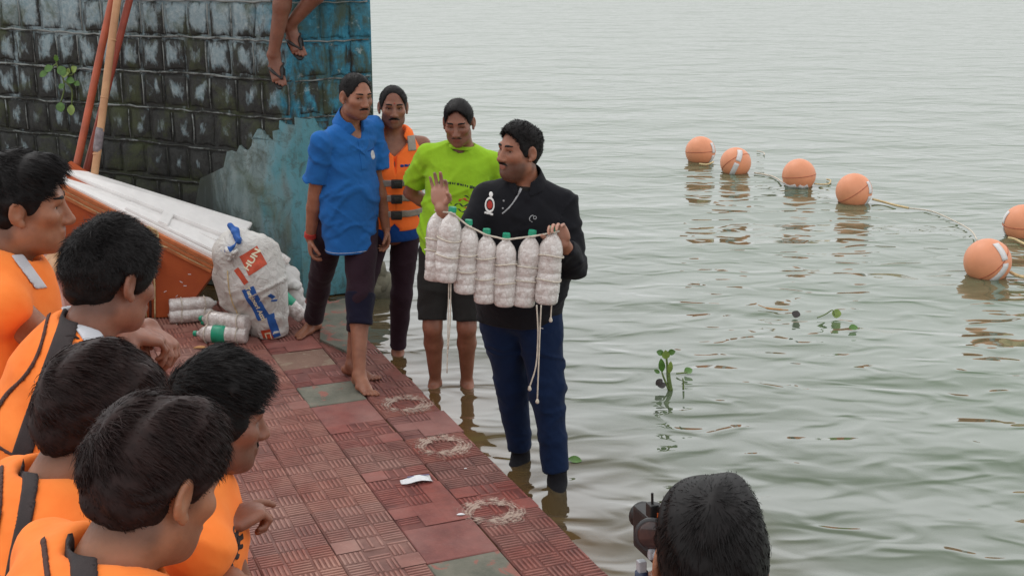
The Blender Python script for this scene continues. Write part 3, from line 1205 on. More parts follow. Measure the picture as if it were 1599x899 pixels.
def wall_material(name, block):
    m, nt, b = nodes_of(name)
    pos = worldpos(nt)
    sx = nt.nodes.new('ShaderNodeSeparateXYZ'); nt.links.new(pos, sx.inputs[0])
    mp = nt.nodes.new('ShaderNodeMapping'); mp.inputs['Scale'].default_value = (1, 1, .35)
    nt.links.new(pos, mp.inputs['Vector'])
    streak = noise(nt, 9, 6, .7, mp.outputs[0], .4)
    broad = noise(nt, 1.6, 5, .6, pos, .3)
    fine = noise(nt, 26, 5, .7, pos, .6)
    alg = ramp(nt, fine, [(.3, (.011, .011, .010)), (.7, (.038, .040, .037))])
    paint = ramp(nt, fine, [(.35, (.17, .25, .28)), (.7, (.34, .40, .41))])
    blue = ramp(nt, fine, [(.3, (.010, .12, .19)), (.7, (.045, .27, .39))])
    # blue wash towards the water end
    xb = math_(nt, 'ADD', sx.outputs['X'], math_(nt, 'MULTIPLY', math_(nt, 'SUBTRACT', broad, .5), 1.9))
    fb = ramp(nt, math_(nt, 'ADD', math_(nt, 'ADD', xb, 2.0), math_(nt, 'MULTIPLY', math_(nt, 'SUBTRACT', streak, .5), .7)), [(.26, 0.0), (.52, 1.0)])
    pc = mix(nt, fb, paint, blue)
    if block:
        oc = nt.nodes.new('ShaderNodeTexCoord')
        sg = nt.nodes.new('ShaderNodeSeparateXYZ'); nt.links.new(oc.outputs['Generated'], sg.inputs[0])
        ax_ = math_(nt, 'ABSOLUTE', math_(nt, 'SUBTRACT', sg.outputs['X'], .5))
        az_ = math_(nt, 'ABSOLUTE', math_(nt, 'SUBTRACT', sg.outputs['Z'], .5))
        cen = math_(nt, 'SUBTRACT', .42, math_(nt, 'MAXIMUM', ax_, az_))
    else:
        cen = math_(nt, 'MULTIPLY', broad, .25)
    # grime eats the paint from the joints and from the damp foot of the wall upwards
    hgt = math_(nt, 'MULTIPLY', math_(nt, 'SUBTRACT', sx.outputs['Z'], 1.55), .58)
    keep = math_(nt, 'ADD', math_(nt, 'ADD', math_(nt, 'MULTIPLY', cen, 1.1), hgt), math_(nt, 'MULTIPLY', math_(nt, 'SUBTRACT', streak, .5), 1.7))
    keep = math_(nt, 'ADD', keep, math_(nt, 'MULTIPLY', fb, .16))
    keep = math_(nt, 'ADD', keep, math_(nt, 'MULTIPLY', math_(nt, 'SUBTRACT', broad, .5), .8))
    c = mix(nt, ramp(nt, keep, [(.10, 0.0), (.34, .92)]), alg, pc)
    # greenish moss
    moss = ramp(nt, noise(nt, 3.4, 5, .7, pos, .5), [(.50, 0.0), (.66, .75)])
    c = mix(nt, moss, c, (.050, .062, .020))
    ms2 = math_(nt, 'MULTIPLY', fb, ramp(nt, noise(nt, 5.5, 6, .75, mp.outputs[0], .8), [(.46, 0.0), (.60, .85)]))
    c = mix(nt, ms2, c, (.050, .065, .032))
    c = mix(nt, math_(nt, 'MULTIPLY', fb, ramp(nt, noise(nt, 8, 5, .7, pos, .5), [(.60, 0.0), (.70, .6)])), c, (.42, .48, .46))
    nt.links.new(c, b.inputs['Base Color'])
    b.inputs['Roughness'].default_value = .82
    n1 = bump(nt, None, streak, .5, .02)
    bump(nt, b, fine, .6, .012, n1)
    return m


def plaster_material():
    m, nt, b = nodes_of('plaster')
    pos = worldpos(nt)
    mp = nt.nodes.new('ShaderNodeMapping'); mp.inputs['Scale'].default_value = (1, 1, .3)
    nt.links.new(pos, mp.inputs['Vector'])
    f = noise(nt, 6, 6, .65, mp.outputs[0], .3)
    g = noise(nt, 2.2, 5, .6, pos, .3)
    d = noise(nt, 40, 4, .7, pos)
    c = ramp(nt, f, [(.25, (.09, .135, .14)), (.5, (.19, .255, .255)), (.72, (.36, .385, .37))])
    c = mix(nt, ramp(nt, g, [(.45, 0.0), (.62, .8)]), c, (.10, .13, .085))
    sx = nt.nodes.new('ShaderNodeSeparateXYZ'); nt.links.new(pos, sx.inputs[0])
    bl = ramp(nt, math_(nt, 'ADD', math_(nt, 'ADD', sx.outputs['X'], 2.0), math_(nt, 'MULTIPLY', math_(nt, 'SUBTRACT', f, .5), 1.6)), [(.18, 0.0), (.55, .75)])
    c = mix(nt, bl, c, (.055, .25, .31))
    lf = math_(nt, 'ADD', math_(nt, 'MULTIPLY', math_(nt, 'SUBTRACT', -1.75, sx.outputs['X']), 1.1), math_(nt, 'MULTIPLY', math_(nt, 'SUBTRACT', noise(nt, 4.5, 6, .7, mp.outputs[0], .6), .5), 2.6))
    c = mix(nt, ramp(nt, lf, [(.15, 0.0), (.75, .85)]), c, (.034, .038, .032))
    c = mix(nt, ramp(nt, noise(nt, 7, 6, .75, pos, 1.0), [(.50, 0.0), (.66, .7)]), c, (.055, .065, .045))
    c = mix(nt, ramp(nt, d, [(.62, 0.0), (.72, .7)]), c, (.05, .055, .045))
    nt.links.new(c, b.inputs['Base Color'])
    b.inputs['Roughness'].default_value = .85
    bump(nt, b, math_(nt, 'ADD', f, math_(nt, 'MULTIPLY', d, .6)), .45, .012)
    return m


M['wall_core'] = wall_material('wall_core', False)
M['wall_block'] = wall_material('wall_block', True)
M['plaster'] = plaster_material()
M['mortar'] = None
mm, nt, b = nodes_of('mortar')
pos = worldpos(nt)
sx = nt.nodes.new('ShaderNodeSeparateXYZ'); nt.links.new(pos, sx.inputs[0])
f = noise(nt, 5, 5, .7, pos, .5)
k = math_(nt, 'ADD', f, math_(nt, 'MULTIPLY', math_(nt, 'SUBTRACT', sx.outputs['Z'], 1.3), .16))
nt.links.new(ramp(nt, k, [(.44, (.030, .031, .026)), (.60, (.23, .25, .24))]), b.inputs['Base Color'])
b.inputs['Roughness'].default_value = .9
bump(nt, b, noise(nt, 60, 4, .7, pos), .6, .008)
M['mortar'] = mm

wall = empty('stone_wall', WC, 'old blockwork retaining wall, black with algae and flaking blue paint at its water end', 'wall')
WB = WC + WR * WRL
body_poly = [WC, WB, WB + V(-.55, 2.4, 0), WC + WL * 7.2 + V(.6, 2.6, 0), WC + WL * 7.2]
body_poly = [p + V(0, .03, 0) for p in body_poly][::-1]
n = len(body_poly)
vs = [(p[0], p[1], WT) for p in body_poly] + [(p[0], p[1], -1.1) for p in body_poly]
area = sum(body_poly[i][0] * body_poly[(i + 1) % n][1] - body_poly[(i + 1) % n][0] * body_poly[i][1] for i in range(n))
if area < 0:
    body_poly = body_poly[::-1]
    vs = [(p[0], p[1], WT) for p in body_poly] + [(p[0], p[1], -1.1) for p in body_poly]
fs = [tuple(range(n))] + [(i, i + n, (i + 1) % n + n, (i + 1) % n) for i in range(n)] + [tuple(range(2 * n - 1, n - 1, -1))]
link('wall_core', raw('wall_core', vs, fs), M['wall_core'], wall, False)


def block_mesh(name, seed, w, h, t=.05):
    r = random.Random(seed)
    # front face pillowed over a 4 x 4 net, rim chamfered back to the joint
    xs_ = [-1, -.86, -.3, .3, .86, 1]
    vs, fs = [], []
    for b_, z in enumerate(xs_):
        for a_, x in enumerate(xs_):
            e = max(abs(x), abs(z))
            d = 0 if e > .95 else (.009 + r.uniform(-.006, .005) if e > .8 else .013 + r.uniform(-.006, .006))
            j = .009
            vs.append((x * w / 2 + (r.uniform(-j, j)), -d, z * h / 2 + r.uniform(-j, j)))
    m_ = 6
    for b_ in range(m_ - 1):
        for a_ in range(m_ - 1):
            fs.append((b_ * m_ + a_, b_ * m_ + a_ + 1, (b_ + 1) * m_ + a_ + 1, (b_ + 1) * m_ + a_))
    rim = [i for i in range(m_)] + [m_ * i + m_ - 1 for i in range(1, m_)] + [m_ * (m_ - 1) + i for i in range(m_ - 2, -1, -1)] + [m_ * i for i in range(m_ - 2, 0, -1)]
    n0 = len(vs)
    for i in rim: vs.append((vs[i][0], t, vs[i][2]))
    L = len(rim)
    for i in range(L): fs.append((rim[(i + 1) % L], rim[i], n0 + i, n0 + (i + 1) % L))
    return raw(name, vs, fs)


CH = .262
blocks = [block_mesh('stone_block', k, .182, .222) for k in range(7)]
for o_ in blocks:
    o_.materials.append(M['wall_block'])
    o_.shade_smooth()


def put_block(pos_, dirx, nrm_, wscale):
    o = bpy.data.objects.new('stone_block', blocks[random.randrange(7)])
    COL.objects.link(o)
    o.parent = wall
    loc = pos_ - WC
    o.location = tuple(loc)
    # local x along dirx, local -y out of the wall
    o.rotation_euler = (random.uniform(-.02, .02), random.uniform(-.03, .03), math.atan2(dirx[1], dirx[0]) + random.uniform(-.02, .02))
    o.scale = (wscale, 1, random.uniform(.93, 1.03))


def joint(name, pts, r, nrm_):
    mb = MB()
    pts = [np.asarray(p) for p in pts]
    mb.tube(pts, [r * random.uniform(.55, 1.25) for _ in pts], 6)
    return mb


rows = [(-.02 + CH * k) for k in range(9)]
vert = MB()
for k, z in enumerate(rows):
    zc = z + CH / 2
    if zc > WT: continue
    # left face
    a = .03 + random.uniform(0, .1)
    pts = []
    while a < 3.9:
        w = random.uniform(.185, .235)
        c = WC + WL * (a + w / 2) + UP * (zc + .006 * math.sin(a * 3 + k))
        put_block(c + NL * .004 + V(0, .03, 0), -WL, NL, (w - .030) / .182)
        pv = WC + WL * a + V(0, .03, 0) + NL * .014
        if random.random() < .8:
            hh = CH * .42
            vert.tube([pv + UP * (zc - hh), pv + UP * zc + WL * random.uniform(-.008, .008), pv + UP * (zc + hh)], [random.uniform(.003, .007) for _ in range(3)], 5)
        a += w
    zz = z + CH
    if k < len(rows) - 1:
        pts = [WC + WL * (a0) + V(0, .03, 0) + NL * .013 + UP * (zz + random.uniform(-.006, .006) + .006 * math.sin(a0 * 3 + k)) for a0 in np.arange(.02, 3.95, .07)]
        joint('mortar_joint', pts, .008, NL).build('mortar_joint', M['mortar'], wall, True)
    # blue face
    a = .02
    for w in ((.16, .21, .18) if k % 2 else (.22, .15, .18)):
        c = WC + WR * (a + w / 2) + UP * (zc + random.uniform(-.01, .01))
        put_block(c + NR * .004 + V(0, .03, 0), WR, NR, (w - .028) / .182)
        a += w
    if k < len(rows) - 1:
        pts = [WC + WR * a0 + V(0, .03, 0) + NR * .010 + UP * (zz + random.uniform(-.006, .006)) for a0 in np.arange(.0, .56, .06)]
        joint('mortar_joint', pts, .006, NR).build('mortar_joint', M['mortar'], wall, True)
vj = vert.build('mortar_joint', M['mortar'], wall, True)
vj['kind'] = 'stuff'


def plaster_sheet(poly, o, dx, nn, thick):
    """a skim of plaster with a broken outline, dx along the face, nn out of it"""
    pts = []
    m_ = len(poly)
    for i in range(m_):
        a, b_ = np.array(poly[i]), np.array(poly[(i + 1) % m_])
        seg = max(2, int(np.linalg.norm(b_ - a) / .035))
        for t in range(seg):
            q = a + (b_ - a) * t / seg
            edge = q[1] > .06 and .03 < q[0] < .54
            pts.append(q + (np.array([random.uniform(-.028, .028), random.uniform(-.03, .03)]) if edge else 0))
    bm = bmesh.new()
    f = bm.faces.new([bm.verts.new(tuple(o + dx * q[0] + UP * q[1] + nn * thick)) for q in pts])
    bm.normal_update()
    if f.normal.dot(Vector(nn)) < 0: f.normal_flip()
    r = bmesh.ops.extrude_face_region(bm, geom=[f])
    bmesh.ops.translate(bm, vec=Vector(-nn * (thick - .001)), verts=[v for v in r['geom'] if isinstance(v, bmesh.types.BMVert)])
    bmesh.ops.recalc_face_normals(bm, faces=bm.faces[:])
    bmesh.ops.triangulate(bm, faces=bm.faces[:])
    me = bpy.data.meshes.new('plaster')
    bm.to_mesh(me); bm.free()
    return link('plaster', me, M['plaster'], wall, False)


plaster_sheet([(-.022, 0), (-.022, 1.24), (.10, 1.26), (.22, 1.12), (.30, 1.20), (.42, 1.06), (.60, 1.02), (.64, .90), (.86, .80), (.92, .60), (.86, .45), (1.2, .3), (1.6, .22), (1.6, 0)],
              WC + V(0, .03, 0), WL, NL, .030)
plaster_sheet([(-.018, 0), (-.018, 1.30), (.10, 1.28), (.20, 1.18), (.34, 1.22), (.52, 1.06), (.555, .6), (.55, 0)], WC + V(0, .03, 0), WR, NR, .036)

# ------------------------------------------------------------------ people standing
def finish_body(root, rig, fd, mat, res=.016, fine=(), stubble=.4, pale=(), head_res=.0043):
    z = zones_around([(rig.head + V(0, 0, -.01), .135 * rig.sc, head_res)] + list(fine))
    rig.fd = fd
    o, P = build_field('body', fd, res, M[mat], root, z)
    face_attrs(o, P, None, rig, stubble, pale)
    return o


def hair_on(root, rig, mat, n=2500, length=.012, res=.005, strand_w=.0011, sm=1, **kw):
    skw = {k[2:]: kw.pop(k) for k in list(kw) if k.startswith('s_')}
    fd = hair_field(rig.head, rig.hax, rig.sc, wide=getattr(rig, 'wide', 1.0), **kw)
    o, P = build_field('hair', fd, res, M[mat], root, smooth=sm)
    if n:
        strands('hair_strands', rig.head, rig.hax, rig.sc, M[mat], o, P, n, length, strand_w, **skw)
    return o


def sleeve(fd, rig, g, t, r0, r1, k=.03, flare=.0):
    """short sleeve from shoulder to fraction t of the upper arm"""
    a, b = rig.sh[g], rig.el[g]
    u = nrm(b - a)
    e = a + (b - a) * t
    fd.cone(a - u * .01, e + u * .03, r0, r1 + flare, k, clips=[(e, u)])


def trouser_leg(fd, rig, g, r0, r1, r2, cut, slack=0.0):
    """cut: fraction of the shin (1 = ankle, negative: above the knee along the thigh)"""
    h, k, a = rig.hip[g], rig.kn[g], rig.an[g]
    if cut >= 0:
        fd.cone(h, k, r0, r1, .02)
        u = nrm(a - k)
        e = k + (a - k) * cut
        fd.cone(k, e + u * .03, r1, r2, .02, clips=[(e, u)])
    else:
        u = nrm(k - h)
        e = h + (k - h) * (1 + cut)
        fd.cone(h, e + u * .03, r0, r1, .02, clips=[(e, u)])


def collar(root, rig, mat, r=.084, h=.060, gap=.040, flap=.070, seed=0):
    """fold-down collar round the neck, open in front"""
    nb = rig.neckb
    hU = nrm(rig.head - nb)
    fd = Field()
    a = nb - hU * .012
    fd.cone(a - hU * .01, nb + hU * h, r * 1.10, r * .86, .004, clips=[(nb + hU * (h - .010) - rig.f * .0, nrm(hU + rig.f * .35)), (a - hU * .012, -hU)])
    fd.cone(a - hU * .03, nb + hU * (h + .03), r * 1.06 - .008, r * .84 - .009, .003, op='-')
    fd.box(nb + rig.f * .09 + hU * .02, np.array([rig.R, rig.f, hU]), (gap, .055, .09), .004, .004, op='-')
    for g in (-1, 1):
        c = nb + rig.R * g * .056 + rig.f * .066 - hU * .020
        ax_ = np.array([nrm(rig.R * g * .5 - rig.f * .4 - hU * .75), nrm(rig.f * .7 + rig.R * g * .55 + hU * .35), V(0, 0, 0)])
        ax_[1] = nrm(ax_[1] - ax_[0] * (ax_[0] @ ax_[1])); ax_[2] = np.cross(ax_[0], ax_[1])
        fd.box(c, ax_, (flap * .50, .0050, flap * .38), .004, .016)
    return build_field('collar', fd, .0045, M[mat], root)[0]


def man_blue():
    sc = 1.03
    head = at_y(556, 151, 7.22)
    pel = at_y(541, 372, 7.36); pel[2] = .90
    f = nrm(V(.76, -.65, 0))
    r = Rig(pel, f, head, hf=nrm(V(.62, -.76, -.12)), hu=V(.05, .0, 1), sc=sc, hips_f=nrm(V(.35, -.94, 0)), neck_back=.01, girth=.97, sh_w=.194)
    r.arm(0, at_y(484, 372, 7.30), V(-.6, .6, 0))
    r.arm(1, at_y(603, 356, 7.42), V(.3, .9, 0))
    anR = at_z(489, 520, .0) + V(.0, .02, .085)
    anL = at_z(561, 607, .0) + V(0, .02, .085)
    r.leg(0, anR, V(-.35, -.93, 0))
    r.leg(1, anL, V(.45, -.9, 0))
    root = empty('person', (pel[0], pel[1], 0), 'man in blue polo shirt, one trouser leg rolled up, barefoot on the red tiles', 'person')
    fd = r.body(dict(jaw=1.08, wide=1.02, nose=1.1, lid=.0015), arm_r=1.0)
    hd0 = nrm(V(.05, -.25, -1)); hd1 = nrm(V(.12, -.30, -.9))
    hand_prims(fd, r.wr[0], hd0, nrm(V(.95, .15, 0)), True, sc, curl=(.45, .5, .55, .6), thumb=.5, spread=.01)
    hand_prims(fd, r.wr[1], hd1, nrm(V(-.85, -.3, 0)), False, sc, curl=(.35, .5, .6, .7), thumb=.3, spread=.02)
    foot_prims(fd, r.an[0], V(-.50, -.86, 0), sc)
    foot_prims(fd, r.an[1], V(.50, -.87, 0), sc)
    fine = [(r.wr[0] + hd0 * .09, .11, .0045), (r.wr[1] + hd1 * .09, .11, .0045), (r.an[1] + V(.06, -.1, -.05), .14, .005)]
    finish_body(root, r, fd, 'skin_brown', fine=fine, stubble=.5)
    hair_on(root, r, 'hair_black', n=6000, length=.007, t=.0065, side_t=.0055, nape=-.04, amp=.0013, s_lift=.6)
    face_parts(root, r, M['hair_black'], (1.0, 1.15), gaze=(.3, 1, -.25))
    # trousers: right leg down, left leg rolled to the knee
    t = Field()
    t.ell(r.at(.0), np.array([r.hR, r.hf_, UP]), np.array([.165, .125, .14]) * sc, .03)
    trouser_leg(t, r, 0, .100, .074, .062, .93)
    trouser_leg(t, r, 1, .104, .082, .074, .12)
    t.plane(r.at(.14), UP)
    t.post.append(creases(.006, 21, 36)); t.post.append(waves(22, .003, 4))
    build_field('trousers', t, .0085, M['maroon_black'], root)
    t2 = Field()
    k, a = r.kn[1], r.an[1]; u = nrm(a - k)
    e0, e1 = k + u * -.03, k + u * .155
    t2.cone(k - u * .04, k + u * .16, .088, .073, .01, clips=[(e1, u), (e0, -u)])
    t2.post.append(creases(.006, 23, 40)); t2.post.append(waves(30, .002, 6))
    build_field('rolled_cuff', t2, .007, M['navy_lining'], root)
    # polo
    sh = Field()
    sh.tube(r.trunk(.008, .035), side=r.R, k=.04)
    sh.ell(r.at(.22, .055), np.array([r.R, r.f, r.u]), (.135, .095, .16), .05)
    c0 = r.at(.24, .022)
    sh.cone(c0, c0 - UP * .55, .124, .146, .05, r.R, 1.28)
    for g in (0, 1):
        sh.cone(r.at(.92, 0, .03 * (1 - 2 * g)), r.sh[g], .066, .062, .035)
        sleeve(sh, r, g, .74, .068, .067, .004, .006)
    sh.plane(V(0, 0, .745), -UP)
    sh.cone(r.neckb - r.u * .02, r.neckb + nrm(r.head - r.neckb) * .12, .068, .066, .004, op='-')
    sh.box(r.neckb + r.f * .085 - r.u * .025, np.array([nrm(r.R + r.u * .6), r.f, nrm(r.u - r.R * .6)]), (.033, .06, .033), .004, .004, op='-')
    sh.post.append(creases(.011, 31, 42, V(.6, .2, 1))); sh.post.append(creases(.009, 37, 62, V(-.7, .3, .8))); sh.post.append(waves(9, .0025, 8))
    build_field('polo_shirt', sh, .008, M['blue_polo'], root)
    collar(root, r, 'blue_polo')
    A = [r.R, r.u, r.f]
    patch('placket', sh, r.at(.74, .13), A, (.018, .085), .004, M['blue_polo'], root, res=.0035, depth=.1)
    patch('chest_badge', sh, r.at(.70, .10, -.095), A, (.024, .03), .003, M['reflective'], root, res=.003, depth=.1,
          shape=lambda u, v: (np.sqrt(u * u + v * v * .7) - .022))
    patch('pocket_edge', sh, r.at(.75, .10, -.095), A, (.045, .003), .003, M['blue_dark'], root, res=.003, depth=.1)
    patch('hem_trim', sh, V(r.pel[0], r.pel[1], .760), [r.R, UP, r.f], (.3, .003), .002, M['reflective'], root, res=.004, depth=.3)
    # red thread on the wrist
    w = r.wr[0]; u = nrm(r.wr[0] - r.el[0])
    for q in range(3):
        mb = MB(); c = w - u * (.012 + .011 * q)
        a_ = nrm(np.cross(u, V(0, 1, 0))); b_ = np.cross(u, a_)
        ring = [c + (a_ * math.cos(t_) + b_ * math.sin(t_)) * .0315 for t_ in np.linspace(0, 2 * math.pi, 17)]
        mb.tube(ring, .005, 6, False)
        mb.build('wrist_thread', M['red_thread'], root, True)
    return root


def man_vest():
    sc = 1.0
    head = at_y(614, 168, 7.50)
    pel = at_y(612, 370, 7.55); pel[2] = .84
    f = nrm(V(.22, -.97, 0))
    r = Rig(pel, f, head, hf=nrm(V(.16, -.98, -.06)), hu=V(.03, 0, 1), sc=sc, neck_back=.01, sh_w=.18)
    r.arm(1, at_y(660, 345, 7.62), V(.6, .8, 0))
    r.arm(0, at_y(573, 330, 7.6), V(-.6, .8, 0))
    anL = at_z(621, 548, .0) + V(0, 0, .01)
    anR = at_z(549, 590, .0) + V(0, .03, .085)
    r.leg(1, anL, V(.05, -1, 0)); r.leg(0, anR, V(-.2, -.95, 0))
    root = empty('person', (pel[0], pel[1], 0), 'moustached man in an orange life jacket standing behind the blue polo man', 'person')
    fd = r.body(dict(jaw=1.0, wide=1.03, nose=1.15))
    for g, d, n_ in ((0, V(0, -.2, -1), V(1, 0, 0)), (1, V(0, -.2, -1), V(-1, 0, 0))):
        hand_prims(fd, r.wr[g], nrm(d), n_, g == 0, sc, curl=(.4, .4, .45, .5))
    foot_prims(fd, r.an[0], V(.86, -.50, 0), sc)
    foot_prims(fd, r.an[1], V(.2, -.97, 0), sc)
    finish_body(root, r, fd, 'skin_mid', fine=[(r.an[0] + V(.08, -.05, -.05), .14, .005)], stubble=.55)
    hair_on(root, r, 'hair_black', n=6000, length=.006, t=.006, side_t=.005, nape=-.035, amp=.0013, s_lift=.6, front=.004)
    face_parts(root, r, M['hair_black'], (1.1, 1.25), gaze=(0, 1, -.1))
    mb = MB(); hx = r.hax                                        # forehead mark
    t = Field(); t.ell(r.at(.10, 0), np.array([r.hR, r.hf_, UP]), np.array([.155, .115, .13]), .03)
    trouser_leg(t, r, 1, .095, .068, .052, .93); trouser_leg(t, r, 0, .095, .068, .055, .55)
    t.plane(r.at(.10), UP)
    t.post.append(creases(.006, 41, 34)); t.post.append(waves(20, .003, 2))
    build_field('trousers', t, .009, M['maroon_black'], root)
    t = Field(); t.tube(r.trunk(.014), side=r.R, k=.03)
    t.cone(r.at(.2), r.at(-.4), .112, .120, .04, r.R, 1.36)
    t.plane(r.at(-.14), -UP); t.plane(r.at(.5), UP)
    t.post.append(creases(.006, 43, 34))
    build_field('undershirt', t, .009, M['blue_dark'], root)
    v = Field()
    v.tube([(r.at(.06), .135, 1.28), (r.at(.3), .138, 1.27), (r.at(.62), .150, 1.25), (r.at(.84), .125, 1.38), (r.at(.97), .075, 2.0)], side=r.R, k=.03)
    v.post.append(waves(13, .004, 12))
    for g in (0, 1):
        o_ = r.R * (1 - 2 * g)
        v.cone(r.sh[g] + o_ * .03 + r.u * .06, r.sh[g] + o_ * .045 - r.u * .26, .075, .06, .02, op='-')
        v.cone(r.at(.99, .03, .06 * (1 - 2 * g)), r.at(.93, -.04, .09 * (1 - 2 * g)), .038, .038, .02)
    v.cone(r.neckb + r.f * .02 - r.u * .04, r.neckb + r.u * .15, .066, .085, .015, op='-')
    v.box(r.neckb + r.f * .12 - r.u * .05, np.array([nrm(r.R + r.u), r.f, nrm(r.u - r.R)]), (.055, .09, .055), .006, .01, op='-')
    v.box(r.at(.4, .17), np.array([r.R, r.f, r.u]), (.003, .06, .6), .001, .006, op='-')
    v.box(r.at(-.0, .2), np.array([nrm(r.R + r.u), r.f, nrm(r.u - r.R)]), (.03, .12, .03), .003, .01, op='-')
    for hh in (.54, .42, .30):
        v.box(r.at(hh - .05), np.array([r.R, r.f, r.u]), (.4, .4, .004), .002, .012, op='-') if False else None
    v.plane(r.at(-.02), -UP)
    build_field('life_jacket', v, .007, M['orange_vest'], root)
    A = [r.R, r.u, r.f]
    for hh in (.50, .34, .17):
        patch('belt_strap', v, r.at(hh), A, (.3, .021), .007, M['grey_webbing'], root, res=.006, depth=.35)
        mb = MB(); mb.box(r.at(hh, .178, -.005), np.array([r.R, r.f, r.u]), (.032, .012, .026), .005)
        mb.box(r.at(hh, .185, -.005), np.array([r.R, r.f, r.u]), (.020, .012, .014), .004)
        mb.build('buckle', M['rubber_black'], root, True)
    patch('reflective_patch', v, r.at(.90, .08, -.105), A, (.026, .042), .004, M['grey_webbing'], root, res=.004, depth=.14)
    for q, (du, dv, w_, h_) in enumerate(((-.045, 0, .012, .008), (-.02, .001, .012, .008), (.004, 0, .010, .009), (.028, .001, .011, .008), (.05, 0, .009, .006))):
        patch('vest_lettering', v, r.at(.68, .1, -.085 - du) + r.u * dv, A, (w_, h_), .003, M['blue_dark'], root, res=.0035, depth=.14)
    mb = MB()
    c = r.hax
    mb.lathe(r.head + (c[1] * .0885 + c[2] * .040) * sc, c[1], [(0, .004), (.003, .003)], 8)
    mb.build('forehead_mark', M['red_thread'], root)
    return root


def man_green():
    sc = 1.0
    head = at_y(716, 192, 6.93)
    pel = at_y(703, 395, 7.03); pel[2] = .815
    f = nrm(V(-.05, -1, 0))
    r = Rig(pel, f, head, hf=nrm(V(-.12, -.96, -.27)), hu=V(-.02, -.1, 1), sc=sc, sh_w=.188, neck_back=.015)
    r.arm(0, r.at(.26, -.165, .05), V(-1, .25, -.3)); r.arm(1, r.at(.24, -.165, -.05), V(1, .25, -.3))
    anR = at_z(680, 597, .0) + V(0, 0, .012); anL = at_z(729, 597, .0) + V(0, 0, .012)
    r.leg(0, anR, V(-.05, -1, 0)); r.leg(1, anL, V(.05, -1, 0))
    root = empty('person', (pel[0], pel[1], 0), 'young man in a lime green T-shirt and black shorts standing in shallow water', 'person')
    fd = r.body(dict(jaw=.98, wide=1.02, nose=1.1, lid=.003), leg_r=.98)
    hand_prims(fd, r.wr[0], nrm(V(.8, .1, -.5)), V(0, 1, 0), True, sc); hand_prims(fd, r.wr[1], nrm(V(-.8, .1, -.5)), V(0, 1, 0), False, sc)
    foot_prims(fd, r.an[0], V(-.25, -.97, 0), sc); foot_prims(fd, r.an[1], V(.25, -.97, 0), sc)
    finish_body(root, r, fd, 'skin_mid', stubble=.3)
    hair_on(root, r, 'hair_black', n=6000, length=.007, t=.006, side_t=.005, puff=.004, nape=-.035, amp=.0013, front=.002, s_lift=.6)
    face_parts(root, r, M['hair_black'], (.95, .75), gaze=(-.1, 1, -.4))
    t = Field(); t.ell(r.at(.06), np.array([r.hR, r.hf_, UP]), np.array([.160, .120, .12]), .015)
    trouser_leg(t, r, 0, .098, .086, .09, -.08); trouser_leg(t, r, 1, .098, .086, .09, -.08)
    t.plane(r.at(.12), UP)
    t.post.append(creases(.006, 51, 32)); t.post.append(waves(18, .004, 2))
    build_field('shorts', t, .008, M['black_shorts'], root)
    sh = Field(); sh.tube(r.trunk(.014, .01), side=r.R, k=.04)
    c0 = r.at(.24, .005)
    sh.cone(c0, c0 - UP * .5, .116, .142, .05, r.R, 1.36)
    for g in (0, 1):
        sh.cone(r.at(.92, 0, .03 * (1 - 2 * g)), r.sh[g], .062, .060, .04)
        sleeve(sh, r, g, .74, .060, .066, .012, .010)
    sh.plane(r.at(-.18), -UP)
    sh.cone(r.neckb - r.u * .015 + r.f * .008, r.neckb + r.u * .12, .066, .066, .004, op='-')
    sh.post.append(creases(.012, 61, 60, V(1, .1, .25))); sh.post.append(creases(.009, 63, 50, V(-.5, .1, 1))); sh.post.append(waves(9, .0025, 8))
    build_field('t_shirt', sh, .008, M['lime'], root)
    nk = Field(); c = r.neckb - r.u * .005 + r.f * .010
    nk.cone(c - r.u * .012, c + r.u * .012, .082, .077, .004, clips=[(c + r.u * .010, r.u), (c - r.u * .010, -r.u)])
    nk.cone(c - r.u * .04, c + r.u * .04, .065, .063, .003, op='-')
    build_field('neckband', nk, .004, M['lime'], root)
    A = [r.R, r.u, r.f]
    rr = np.random.RandomState(3)
    x = -.115
    while x < .10:
        w_ = rr.uniform(.004, .009)
        patch('shirt_print', sh, r.at(.66, .1, x) + r.u * (.012 * math.sin((x + .1) * 14)), A, (w_, rr.uniform(.005, .009)), .0025, M['dark_print'], root, res=.0032, depth=.14)
        x += w_ * 2 + .003
    for (x, h_, w_, hh, mt) in ((-.07, .54, .045, .010, 'red_print'), (-.06, .49, .055, .008, 'dark_print'), (-.08, .57, .03, .006, 'dark_print'), (-.05, .44, .05, .007, 'dark_print'),
                                (.04, .50, .03, .006, 'dark_print'), (-.075, .46, .02, .005, 'red_print')):
        wv = rr.uniform(0, 6)
        patch('shirt_print', sh, r.at(h_, .12, x), A, (w_, hh * 2), .0025, M[mt], root, res=.0035, depth=.14,
              shape=lambda u, v, w_=w_, hh=hh, wv=wv: np.maximum(np.abs(v - .006 * np.sin(u * 120 + wv)) - hh * .6 * (1 + .5 * np.sin(u * 210 + wv)), np.abs(u) - w_))
    return root


